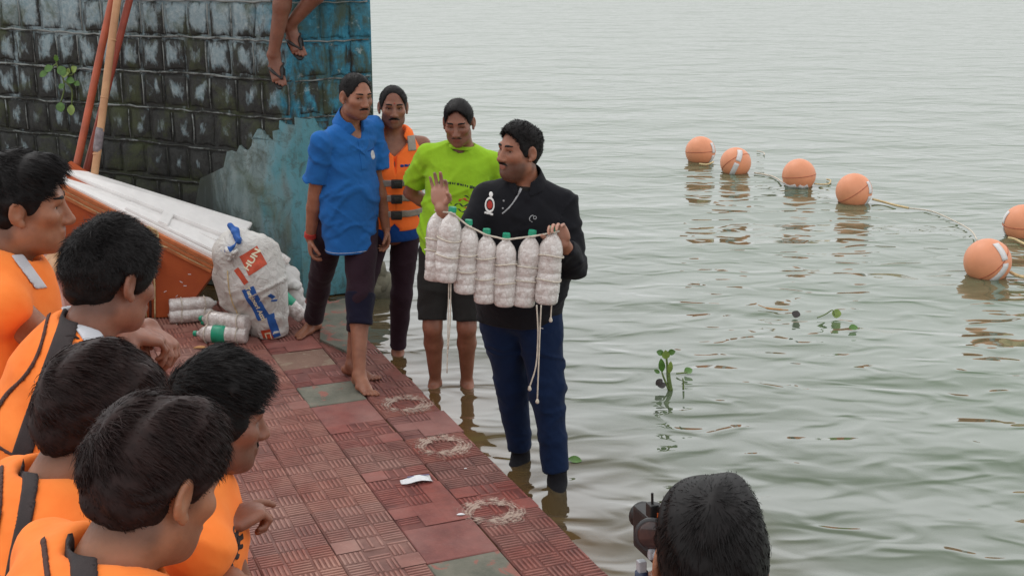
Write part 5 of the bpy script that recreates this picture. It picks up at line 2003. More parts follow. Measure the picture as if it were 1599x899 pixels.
def bottle(base, axis, label, group, seed, L=.335, rad=1.0, cap=True, cords=(), lab=None, parent=None):
    base = np.asarray(base, float); axis = nrm(axis)
    root = empty('bottle', base, label, 'bottle', group)
    k = L / .335
    mb = MB(); mb.lathe(base, axis, [(h * k, r * rad * k) for h, r in PROF], 26); crumple(mb, .0014, seed)
    mb.build('bottle_body', M['foam_bottle'], root, True)
    mb = MB(); mb.lathe(base + axis * .300 * k, axis, [(0, .0150 * k), (.004, .0175 * k), (.006, .0150 * k), (.012, .0148 * k)], 16); mb.build('neck', M['clear_neck'], root, True)
    if cap:
        mb = MB(); mb.lathe(base + axis * .310 * k, axis, [(0, .0172 * k), (.004, .0178 * k), (.018, .0170 * k), (.022, .0160 * k), (.0225, .010 * k)], 18); mb.build('cap', M['cap_green'], root)
    a_ = nrm(np.cross(axis, V(0, 1, .01))); b_ = np.cross(axis, a_)
    for h in cords:
        w = random.uniform(-.006, .006)
        ring = [base + axis * (h * L + w * math.sin(t) + .004 * math.sin(2 * t + seed)) + (a_ * math.cos(t) + b_ * math.sin(t)) * (.0535 * rad * k + .0015) for t in np.linspace(0, 2 * math.pi, 25)]
        mb = MB(); mb.tube(ring, .0036, 6, False); mb.build('binding_cord', M['rope_white'], root, True)
    if lab:
        h0, h1 = lab
        mb = MB(); mb.lathe(base + axis * h0 * L, axis, [(0, .0525 * rad * k), (.001, .0532 * rad * k), ((h1 - h0) * L - .001, .0532 * rad * k), ((h1 - h0) * L, .0525 * rad * k)], 26)
        o = mb.build('bottle_label', M['cap_green'], root, True)
    return root


def held_bottles():
    spec = [((687, 319), (680, 441), 5.52, 'leftmost foam-filled bottle on the held rope, half behind its neighbour'),
            ((707, 322), (695, 443), 5.43, 'foam-filled bottle under the raised hand, second from the left on the rope'),
            ((732, 342), (726, 461), 5.45, 'foam-filled bottle third from the left on the rope, overlapping the lime T-shirt side'),
            ((760, 356), (757, 476), 5.45, 'foam-filled bottle in front of the black shirt, fourth from the left on the rope'),
            ((791, 363), (787, 481), 5.44, 'lowest hanging foam-filled bottle at the sag of the rope'),
            ((832, 358), (816, 481), 5.45, 'slanting foam-filled bottle second from the right on the rope'),
            ((865, 352), (852, 477), 5.43, 'rightmost foam-filled bottle, gripped by the cap in the left hand')]
    necks = []
    for i, (c, b_, Y, lab) in enumerate(spec):
        C_, B_ = at_y(c[0], c[1], Y), at_y(b_[0], b_[1], Y - .01)
        B_ = B_ + (at_y(b_[0], b_[1] - 4, Y) - at_y(b_[0], b_[1], Y)) * 1.0
        L = np.linalg.norm(C_ - B_)
        bottle(B_, C_ - B_, lab, 'foam-filled bottles on the held rope', 100 + i, L=L * 1.0, rad=.98, cords=(.32 + .03 * (i % 2), .62 - .04 * (i % 3)) if i else (.4, .55))
        necks.append(B_ + nrm(C_ - B_) * L * .925)
    # rope past the necks
    pts = []
    for i, p in enumerate(necks):
        off = V(0, -.024, 0)
        if i == 0: pts.append(p + V(-.02, -.005, .0))
        pts.append(p + off)
        if i < len(necks) - 1:
            q = (necks[i] + necks[i + 1]) / 2 + V(0, -.010, -.004)
            pts.append(q)
    pts.append(necks[-1] + V(.025, -.01, .004))
    root = empty('rope', necks[3], 'pale rope threaded along the bottle necks between the black polo man\'s hands, loose ends dangling', 'rope')
    mb = MB(); mb.tube(spline(pts, 5), .0042, 7); mb.build('main_rope', M['rope_white'], root, True)
    def hang(p, Y, rad=.0032, knot=True):
        pp = [at_y(a, b_, Y + dy) for a, b_, dy in p]
        mb = MB(); mb.tube(spline(pp, 6), rad, 6)
        if knot: mb.lathe(pp[-1] - V(0, 0, .012), V(0, 0, 1), [(-.006, .002), (-.003, .007), (.004, .0085), (.012, .006), (.018, .003)], 10)
        mb.build('loose_end', M['rope_white'], root, True)
    hang([(701, 440, 0), (700, 490, 0), (699, 540, .0), (698, 582, .01)], 5.42, .0028, False)
    hang([(704, 440, 0), (703, 500, 0), (700, 545, .0)], 5.42, .0028, False)
    hang([(838, 476, 0), (840, 520, 0), (837, 570, 0), (827, 604, 0)], 5.36)
    hang([(845, 476, 0), (843, 520, 0), (841, 570, 0), (839, 624, 0)], 5.36)
    hang([(862, 470, 0), (861, 480, 0), (860, 497, 0)], 5.40)


# ---- raft of foam board and orange sheet, tilted up the steps
def raft():
    NR_ = at_y(337, 408, 8.34); NLt = at_y(92, 284, 8.34)
    FR_ = at_y(386, 352, 8.86); FL_ = at_y(78, 257, 8.86)
    root = empty('foam_raft', at_z(250, 495), 'white foam board raft in a corded orange casing, tilted up the steps', 'raft')
    dx = nrm(NR_ - NLt)                       # down the slope to the right
    dz = nrm(V(0, 0, 1) - dx * dx[2])
    dy = V(0, 1, 0)
    # casing: a solid with a stepped profile, flat foot and slanting bow
    B0 = at_z(175, 499, .0) + V(0, .0, .004); B1 = at_z(287, 492, .0) + V(0, 0, .004)
    Yf = 8.36
    def pt(px, py, Y=Yf): return at_y(px, py, Y)
    prof = [pt(40, 258), pt(92, 285), pt(335, 407), pt(333, 426), pt(283, 494), pt(176, 498), pt(112, 470), pt(20, 400), pt(-60, 340), pt(-60, 215)]
    prof = [pt(72, 272)] + prof[1:7] + [pt(74, 440)]
    n_ = len(prof)
    back = [p + V(.0, .50, 0) + UP * .0 for p in prof]
    mb = MB(); mb.add(prof + back, [tuple(range(n_))[::-1], tuple(range(n_, 2 * n_))] + [(i, (i + 1) % n_, (i + 1) % n_ + n_, i + n_) for i in range(n_)])
    o = mb.build('casing', M['orange_board'], root)
    bm = bmesh.new(); bm.from_mesh(o.data); bmesh.ops.recalc_face_normals(bm, faces=bm.faces[:]); bm.to_mesh(o.data); bm.free()
    # three lipped rails along the top edge
    for k, (dzz, r_) in enumerate(((-.014, .015), (-.046, .013), (-.076, .012))):
        a = pt(78, 277) + dz * dzz + V(0, -.010, 0); b_ = pt(338, 408) + dz * dzz + V(0, -.010, 0)
        mb = MB(); c = (a + b_) / 2
        mb.box(c, np.array([dx, dz, V(0, 1, 0)]), (np.linalg.norm(b_ - a) / 2, r_, .016 - .003 * k), .005)
        mb.build('rim_rail', M['orange_rim'], root)
    for dzz in (-.030, -.060):
        a = pt(78, 277) + dz * dzz + V(0, -.016, 0); b_ = pt(336, 408) + dz * dzz + V(0, -.016, 0)
        m_ = [a + (b_ - a) * t + V(0, random.uniform(-.002, .002), random.uniform(-.003, .003)) for t in np.linspace(0, 1, 14)]
        mb = MB(); mb.tube(m_, .0042, 6); mb.build('cord', M['rope_yellow'], root, True)
    # knot of cord on the rim
    kc = pt(240, 362) + V(0, -.03, 0)
    mb = MB()
    for q in range(5):
        r2 = random.Random(q)
        ring = [kc + V(.018 * math.cos(t) * r2.uniform(.8, 1.6), -.012 * abs(math.sin(t)), .035 * math.sin(t)) + dx * (q - 2) * .012 for t in np.linspace(0, 2 * math.pi, 13)]
        mb.tube(ring, .005, 6, False)
    mb.tube(spline([kc, kc + dx * .05 - dz * .05 + V(0, -.01, 0), kc + dx * .13 - dz * .045], 4), .0045, 6)
    mb.build('cord_knot', M['rope_yellow'], root, True)
    # vertical straps
    for px in (229, 236, 243):
        a = pt(px - 2, 428) + V(0, -.010, 0); b_ = at_y(px, 496, Yf) + V(0, -.010, 0)
        mb = MB(); mb.tube([a + (b_ - a) * t + V(random.uniform(-.002, .002), 0, 0) for t in np.linspace(0, 1, 8)], .0085 if px == 236 else .006, 6)
        mb.build('strap_cord', M['rope_yellow'] if px != 236 else M['seam_tape'], root, True)
    mb = MB(); c = pt(241, 408) + V(0, -.045, 0)
    mb.box(c, np.array([nrm(V(.95, 0, -.25)), V(0, 1, 0), nrm(V(.25, 0, .95))]), (.050, .05, .034), .012)
    mb.build('corner_block', M['orange_rim'], root)
    mb = MB(); c = pt(238, 412) + V(0, -.10, 0)
    for q in range(4): mb.box(c + V(random.uniform(-.02, .02), -.004, random.uniform(-.03, .02)), np.array([nrm(V(1, .2, random.uniform(-.6, .6))), V(0, 1, 0), nrm(V(random.uniform(-.5, .5), 0, 1))]), (.022, .002, .008))
    mb.build('torn_tape', M['paper'], root)
    # scuffs
    mb = MB()
    for px, py in ((283, 440), (289, 446), (296, 428), (205, 472), (258, 455), (276, 462)):
        mb.box(pt(px, py) + V(0, -.0015, 0), np.array([nrm(V(1, 0, random.uniform(-1, 1))), V(0, 1, 0), V(0, 0, 1)]), (.010, .001, .0025))
    mb.build('scuff', M['paper'], root)
    # foam top: slab with a raised far board, a channel and cross batten
    def top(u, v, h):                          # u along 0..1, v across 0..1 near to far, h above the top plane
        a = NLt + (NR_ - NLt) * u; b_ = FL_ + (FR_ - FL_) * u
        return a + (b_ - a) * v + dz * h
    def slab(name, u0, u1, v0, v1, h0, h1, mat):
        mb = MB(); vs = [top(u, v, h) for h in (h0, h1) for v in (v0, v1) for u in (u0, u1)]
        mb.add(vs, [(0, 2, 3, 1), (4, 5, 7, 6), (0, 1, 5, 4), (2, 6, 7, 3), (0, 4, 6, 2), (1, 3, 7, 5)])
        o = mb.build(name, M[mat], root)
        bm = bmesh.new(); bm.from_mesh(o.data); bmesh.ops.bevel(bm, geom=bm.edges[:], offset=.006, segments=2, affect='EDGES'); bm.to_mesh(o.data); bm.free()
        return o
    slab('foam_board', -.03, 1.0, .06, .50, -.05, .012, 'foam_white')
    slab('foam_board', -.05, 1.02, .50, 1.0, -.05, .035, 'foam_white')
    slab('foam_strip', .40, .97, .10, .20, .012, .030, 'foam_white')
    slab('foam_strip', .42, .93, .34, .44, .012, .026, 'foam_white')
    slab('foam_batten', .60, .66, .12, .50, .012, .044, 'foam_white')
    slab('foam_batten', .0, .05, .10, .50, .012, .034, 'foam_white')


# ---- woven sack
def sack():
    m, nt, b = nodes_of('sack_weave')
    co = objco(nt)
    f = noise(nt, 5, 5, .6, co)
    c = ramp(nt, f, [(.3, (.50, .47, .43)), (.7, (.68, .66, .63))])
    nt.links.new(c, b.inputs['Base Color'])
    b.inputs['Roughness'].default_value = .55
    ck = nt.nodes.new('ShaderNodeTexBrick'); ck.inputs['Scale'].default_value = 150; ck.inputs['Mortar Size'].default_value = .03
    nt.links.new(co, ck.inputs['Vector'])
    n1 = bump(nt, None, noise(nt, 18, 4, .55, co, 1.0), .7, .03)
    bump(nt, b, ck.outputs['Fac'], .15, .002, n1)
    M['sack'] = m
    Y = 8.02
    P = lambda x, y, dy=0.0: at_y(x, y, Y + dy)
    base = at_z(410, 538, 0)
    root = empty('sack', base, 'bulging pale woven sack with blue and red labels, tied with blue cloth', 'sack')
    fd = Field()
    fd.cone(P(420, 508), P(394, 440), .125, .195, .06)
    fd.cone(P(394, 440), P(372, 398), .195, .165, .05)
    fd.cone(P(408, 400, .05), P(414, 470, .02), .11, .13, .05)
    fd.cone(P(352, 432, .02), P(366, 462, .02), .10, .12, .05)
    fd.cone(P(372, 398), P(366, 372), .13, .075, .04)
    fd.cone(P(392, 384, .02), P(408, 410, .0), .07, .10, .04)
    fd.cone(P(432, 530), P(408, 528), .05, .06, .05)
    fd.post.append(creases(.020, 131, 30, V(.8, .2, .5))); fd.post.append(creases(.016, 133, 44, V(-.6, .3, .8))); fd.post.append(waves(9, .012, 3))
    fd.plane(V(0, 0, .005), V(0, 0, -1))
    o, Pm = build_field('sack_body', fd, .010, m, root)
    bvh = BVHTree.FromPolygons([Vector(v.co) + Vector(base) for v in o.data.vertices], [p.vertices[:] for p in o.data.polygons])

    def lay(pts, back=.003):
        out = []
        for p in pts:
            h = bvh.ray_cast(Vector((p[0], p[1] - 1.0, p[2])), Vector((0, 1, 0)), 2.0)
            out.append((np.array(h[0]) + V(0, -back, 0)) if h[0] is not None else None)
        return out

    def decal(name, px, py, ang_, hw, hh, mat, back=.003):
        c = P(px, py); u = V(math.cos(ang_), 0, math.sin(ang_)); v = V(-math.sin(ang_), 0, math.cos(ang_))
        nu, nv = 10, 10
        pts = [c + u * hw * (2 * i / nu - 1) + v * hh * (2 * j / nv - 1) for j in range(nv + 1) for i in range(nu + 1)]
        L = lay(pts, back)
        fs = [(j * (nu + 1) + i, j * (nu + 1) + i + 1, (j + 1) * (nu + 1) + i + 1, (j + 1) * (nu + 1) + i) for j in range(nv) for i in range(nu)]
        fs = [f_ for f_ in fs if all(L[q] is not None for q in f_)]
        L = [q if q is not None else V(0, 0, 0) for q in L]
        return link(name, raw(name, L, fs), M[mat], root)

    def text(s, px, py, ang_, size, mat, back=.005, sx=1.0):
        cu = bpy.data.curves.new('lettering', 'FONT'); cu.body = s; cu.size = size; cu.align_x = 'CENTER'; cu.align_y = 'CENTER'; cu.offset = .0015
        ob = bpy.data.objects.new('lettering', cu); COL.objects.link(ob)
        me = bpy.data.meshes.new_from_object(ob)
        bpy.data.objects.remove(ob)
        bm = bmesh.new(); bm.from_mesh(me)
        bmesh.ops.triangulate(bm, faces=bm.faces[:])
        bmesh.ops.subdivide_edges(bm, edges=[e for e in bm.edges if e.calc_length() > size * .18], cuts=2)
        c = P(px, py); u = V(math.cos(ang_), 0, math.sin(ang_)); v = V(-math.sin(ang_), 0, math.cos(ang_))
        L = lay([c + u * w.co.x * sx + v * w.co.y for w in bm.verts], back)
        for w, q in zip(bm.verts, L):
            if q is not None: w.co = Vector(q)
        bm.to_mesh(me); bm.free()
        return link('lettering', me, M[mat], root, False)
    d = math.radians
    decal('red_label', 402, 398, d(-62), .066, .058, 'print_red')
    text('HUN', 401, 396, d(58), .055, 'print_cream', sx=1.1)
    decal('red_label', 386, 419, d(-52), .055, .018, 'print_red')
    decal('blue_label', 408, 461, d(-68), .115, .042, 'print_blue')
    text('Tandoori Atta', 408, 461, d(-68), .043, 'print_cream', .006)
    decal('red_label', 425, 517, d(-80), .060, .034, 'print_red')
    decal('white_box', 426, 517, d(-80), .038, .020, 'print_cream', .0045)
    decal('red_box', 426, 517, d(-80), .028, .012, 'print_red', .006)
    decal('blue_band', 435, 506, d(-80), .120, .024, 'print_blue')
    decal('print_mark', 431, 452, d(-60), .020, .010, 'print_blue')
    decal('print_mark', 434, 460, d(-20), .016, .006, 'print_blue')
    # stitched seam down the front
    pts = [P(x, y) for x, y in ((364, 412), (367, 440), (374, 470), (386, 505), (396, 532))]
    L = [q for q in lay(spline(pts, 8), .004) if q is not None]
    mb = MB(); mb.tube(L, .004, 6); mb.build('seam', M['rope_yellow'], root, True)
    # gathered mouth and blue tie
    mb = MB()
    gx = P(362, 398, -.17)
    for q in range(9):
        r2 = random.Random(q + 5)
        a = gx + V(r2.uniform(-.06, .06), 0, r2.uniform(-.05, .05))
        mb.tube(spline([gx + V(r2.uniform(-.02, .02), .03, 0), gx + (a - gx) * .6 + V(0, -.03, 0), a + V(0, .0, 0)], 4), [.012] * 9, 6)
    mb.build('gathered_mouth', m, root, True)
    fd2 = Field()
    pts = [P(358, 392, -.16), P(366, 384, -.17), P(371, 374, -.14), P(366, 362, -.10), P(361, 351, -.06)]
    for (a, b_, r0, r1) in zip(pts[:-1], pts[1:], (.022, .016, .020, .026), (.016, .020, .026, .018)): fd2.cone(a, b_, r0, r1, .015)
    fd2.cone(P(358, 392, -.16), P(348, 392, -.13), .02, .012, .01)
    fd2.post.append(waves(60, .006, 3))
    build_field('blue_tie', fd2, .005, M['print_blue'], root)


# ---- bundles lying on the tiles
def loose_bottles():
    g = 'foam-filled bottles lying by the sack'
    # upper bundle: two bottles seen side-on
    zb = .054
    for i, (a, b_, z, lab) in enumerate((((264, 470), (345, 458), .120, 'white foam-filled bottle lying uppermost of the pair against the orange raft'),
                                         ((264, 486), (345, 474), .054, 'white foam-filled bottle lying lower of the pair against the orange raft'))):
        A = at_z(a[0], a[1] + 8, z); B = at_z(b_[0], b_[1] + 14, z)
        B = A + nrm(B - A) * .335
        bottle(A, B - A, lab, g, 200 + i, rad=1.0, cap=False, cords=(.25, .7))
    # front bundle: three with caps towards the left
    for i, (a, b_, z, lab) in enumerate((((387, 505), (287, 502), .125, 'foam-filled bottle on top of the capped bundle in front of the sack'),
                                         ((388, 512), (283, 507), .060, 'middle foam-filled bottle of the capped bundle in front of the sack'),
                                         ((386, 523), (292, 528), .054, 'front foam-filled bottle with a green label band in front of the sack'))):
        A = at_z(a[0], a[1], z); B = at_z(b_[0], b_[1] - 8, z)
        B = A + nrm(B - A) * .36
        bottle(A, B - A, lab, g, 210 + i, rad=1.02, L=.36, cords=(.16, .74), lab=(.38, .62) if i == 2 else None)
    mb = MB(); mb.tube(spline([at_z(263, 470, .11), at_z(262, 486, .05), at_z(266, 498, .008), at_z(276, 506, .006)], 5), .0045, 6)
    tag(mb.build('cord', M['rope_white'], None, True), 'short white cord hanging off the bottle pair beside the orange raft', 'cord')
    # behind the sack
    A, B = at_z(474, 496, .075), at_z(444, 468, .20)
    bottle(A, B - A, 'foam-filled bottle with green label slanting down behind the sack by the maroon trouser leg', g, 220, L=.34, cap=False, lab=(.35, .62))
    A, B = at_y(450, 412, 8.45), at_y(424, 396, 8.45)
    bottle(A, B - A, 'pale crushed bottle with green label on top of the heap behind the sack', g, 221, L=.26, cap=False, lab=(.45, .75), rad=1.1)
    # crumpled white bag in the heap
    fd = Field()
    fd.ell(at_y(440, 432, 8.42), np.eye(3), (.11, .09, .085), .02); fd.ell(at_y(428, 420, 8.42), np.eye(3), (.07, .07, .06), .02)
    fd.cone(at_y(446, 436, 8.38), at_y(462, 446, 8.34), .06, .03, .02)
    fd.cone(at_y(440, 440, 8.45), at_z(445, 500, .03) + V(0, .3, 0), .11, .10, .05)
    fd.post.append(creases(.03, 141, 45, V(.7, .3, .5))); fd.post.append(creases(.02, 143, 60, V(-.5, .2, .8))); fd.post.append(waves(40, .006, 4))
    root = empty('plastic_bag', at_z(445, 500, 0), 'crumpled whitish plastic bag stuffed behind the sack near the wall', 'bag')
    build_field('bag', fd, .007, M['white_cloth'], root)
    # pieces of bamboo on the step at the left
    for i, (a, b_, lab) in enumerate((((44, 436), (88, 398), 'short bamboo length lying nearest on the step between the two left heads'),
                                      ((62, 420), (92, 392), 'short bamboo length lying behind the other on the step by the left heads'),
                                      ((72, 444), (84, 408), 'stubby bamboo end pointing down on the step beside the left heads'))):
        A, B = at_z(a[0], a[1], .70), at_z(b_[0], b_[1], .72)
        mb = MB(); u = nrm(B - A); mb.lathe(A, u, [(0, .018), (.0, .030), (.10, .031), (.105, .035), (.11, .031), (np.linalg.norm(B - A), .031)], 14)
        tag(mb.build('bamboo_length', M['bamboo'], None, True), lab, 'bamboo', 'bamboo lengths on the step')


# ---- poles leaning on the wall
def poles():
    def pole(a, b_, r, mat, lab, Ya, Yb, tape=False):
        A, B = at_y(a[0], a[1], Ya), at_y(b_[0], b_[1], Yb)
        u = nrm(B - A)
        A = A - u * ((A[2] - .12) / u[2]); B = B + u * .5
        root = empty('pole', A, lab, 'pole', 'poles leaning on the wall')
        L = np.linalg.norm(B - A)
        pts = [A + u * L * t + V(.004 * math.sin(t * 9 + r * 400), 0, 0) for t in np.linspace(0, 1, 14)]
        mb = MB(); mb.tube(pts, r, 12); mb.build('shaft', M[mat], root, True)
        if tape:
            c = at_y(152, 218, Ya - .02 + .05)
            t = ((c - A) @ u)
            mb = MB(); mb.tube([A + u * (t - .085), A + u * (t - .05), A + u * (t + .04), A + u * (t + .085)], [r + .002, r + .005, r + .004, r + .002], 12); mb.build('tape', M['tape_grey'], root, True)
            for q in (.55, .95, 1.35, 1.75):
                mb = MB(); mb.lathe(A + u * q, u, [(-.006, r), (0, r + .0028), (.006, r)], 12); mb.build('node', M['bamboo'], root, True)
    pole((118, 262), (176, 0), .027, 'pole_orange', 'orange pole leaning on the wall, leftmost of the three', 8.95, 9.15)
    pole((134, 266), (203, 0), .026, 'pole_red', 'reddish pole leaning on the wall, crossing behind the pale one', 9.02, 9.20)
    pole((147, 270), (184, 0), .027, 'bamboo', 'pale bamboo pole bound with grey tape, leaning in front of the orange poles', 8.86, 9.04, True)


# ---- leaves and plants
def leaf_shape(mb, base, d, n, L, W, cup=.15, seg=6):
    d = nrm(d); n = nrm(np.asarray(n, float) - d * (np.asarray(n, float) @ d)); s = np.cross(d, n)
    rows_ = []
    for i in range(seg + 1):
        t = i / seg
        w = W * math.sin(math.pi * min(1, t * .96 + .04)) ** .75
        c = base + d * L * t - n * cup * L * t * t
        rows_.append([c - s * w + n * .25 * w, c, c + s * w + n * .25 * w])
    th = n * .0008
    vs = [p for r_ in rows_ for p in r_] + [p - th for r_ in rows_ for p in r_]
    m_ = 3 * (seg + 1); fs = []
    for i in range(seg):
        for k in range(2):
            a = i * 3 + k
            fs.append((a, a + 1, a + 4, a + 3)); fs.append((m_ + a + 3, m_ + a + 4, m_ + a + 1, m_ + a))
    mb.add(vs, fs)


def plants():
    # sprig on the wall
    c = WC + WL * 2.62 + NL * .03 + UP * 0
    base = at_y(84, 92, 9.82)
    root = empty('wall_plant', base, 'small green weed with hanging leaves rooted in a joint of the dark wall', 'plant')
    r = random.Random(4)
    Yp = 9.76
    stems = [[(86, 86), (90, 105), (98, 122), (100, 140), (95, 160)], [(90, 108), (108, 118), (118, 112)], [(100, 126), (112, 140), (112, 166)], [(88, 100), (78, 108), (70, 118)]]
    for st in stems:
        mb = MB(); mb.tube(spline([at_y(x, y, Yp) for x, y in st], 5), .006, 6); mb.build('stem', M['stem_green'], root, True)
    for x, y, L, w, dx, dz_, mt in ((92, 104, .085, .035, .6, -.8, 'leaf_green'), (82, 104, .07, .03, -.8, -.4, 'leaf_green'), (96, 118, .07, .028, .8, .3, 'leaf_pale'), (112, 112, .06, .028, .7, .6, 'leaf_pale'),
                                    (104, 124, .07, .028, .9, -.2, 'leaf_green'), (100, 132, .05, .022, -.7, -.5, 'leaf_green'), (94, 160, .075, .035, .1, -1, 'leaf_green'), (112, 164, .08, .03, -.1, -1, 'leaf_pale'),
                                    (74, 112, .07, .025, -.9, -.5, 'leaf_green'), (116, 128, .05, .022, .9, -.5, 'leaf_green'), (88, 96, .05, .02, .2, 1, 'leaf_green'), (106, 116, .05, .02, .3, 1, 'leaf_pale')):
        mb = MB(); leaf_shape(mb, at_y(x, y, Yp - .02), V(dx, -.35, dz_), V(0, -1, .5), L, w); mb.build('leaf', M[mt], root, True)
    # water hyacinth sprig
    g = at_z(1046, 606, 0)
    Yg = g[1]
    root = empty('water_plant', V(g[0], g[1], WATER_Z), 'upright green water plant sprig standing out of the lake near the middle', 'plant')
    q = lambda x, y, dy=0.0: at_y(x, y, Yg + dy)
    for st, rr in ((((1047, 612), (1043, 590), (1042, 572), (1040, 552)), .010), (((1049, 612), (1045, 586), (1046, 572)), .009), (((1045, 610), (1036, 588), (1033, 578)), .007), (((1067, 608), (1067, 596), (1066, 590)), .006)):
        mb = MB(); pts = spline([q(*p) for p in st], 4); mb.tube(pts, [rr * (1 - .5 * i / len(pts)) for i in range(len(pts))], 8); mb.build('stem', M['stem_green'], root, True)
    for x, y, L, w, dx, dz_, mt in ((1040, 560, .055, .024, -.1, 1, 'leaf_pale'), (1036, 552, .045, .018, -.8, .35, 'leaf_green'), (1043, 551, .045, .018, .8, .3, 'leaf_green'), (1034, 580, .085, .020, -.12, 1, 'leaf_green'),
                                    (1045, 582, .075, .016, .08, 1, 'leaf_pale'), (1034, 592, .05, .02, -.8, -.7, 'leaf_dark'), (1030, 582, .04, .012, -.7, .5, 'leaf_green'), (1040, 600, .05, .018, -.9, -.1, 'leaf_dark')):
        mb = MB(); leaf_shape(mb, q(x, y, -.01), V(dx, -.25, dz_), V(0, -1, .4), L, w); mb.build('leaf', M[mt], root, True)
    def floater(px, py, label, L, W, mt, d=(1, .2, .15), stem=None, lift=.02):
        g_ = at_z(px, py, 0)
        root = empty('floating_leaf', V(g_[0], g_[1], WATER_Z), label, 'leaf', 'leaves floating on the lake')
        mb = MB(); leaf_shape(mb, V(g_[0], g_[1], WATER_Z + lift) - nrm(V(*d)) * L / 2, V(*d), V(0, -.6, 1), L, W, .1); mb.build('leaf_blade', M[mt], root, True)
        if stem:
            mb = MB(); mb.tube(spline([at_z(a, b_, z) for a, b_, z in stem], 4), .0045, 6); mb.build('stem', M['stem_green'], root, True)
    floater(1075, 581, 'bright round green leaf on a short stem just right of the water plant', .055, .026, 'leaf_green', (.6, .2, .3), [(1056, 583, .0), (1066, 582, .012), (1073, 581, .02)], .022)
    floater(1243, 494, 'dark purplish curled leaf floating left of the two green ones', .055, .030, 'leaf_dark', (.3, .3, .6), None, .03)
    floater(1306, 494, 'yellow-green leaf on a bent stem floating farthest out', .065, .032, 'leaf_pale', (.2, .3, .9), [(1276, 496, .0), (1288, 491, .02), (1300, 484, .055), (1303, 492, .02)], .035)
    floater(1333, 513, 'small oval green leaf floating flat below the bent-stemmed one', .065, .026, 'leaf_green', (1, .1, .1), None, .02)
    floater(898, 717, 'green leaf floating beside the navy trouser leg', .07, .022, 'leaf_green', (1, -.2, .0), None, .012)
    mb = MB(); mb.tube(spline([at_z(1184, 476, .012), at_z(1198, 481, .004), at_z(1215, 483, .004), at_z(1231, 484, .0)], 4), [.003] * 4 + [.007] * 6 + [.004] * 3, 6)
    tag(mb.build('floating_twig', M['leaf_fallen'], None, True), 'thin brown twig floating on the lake beside the dark curled leaf', 'twig')


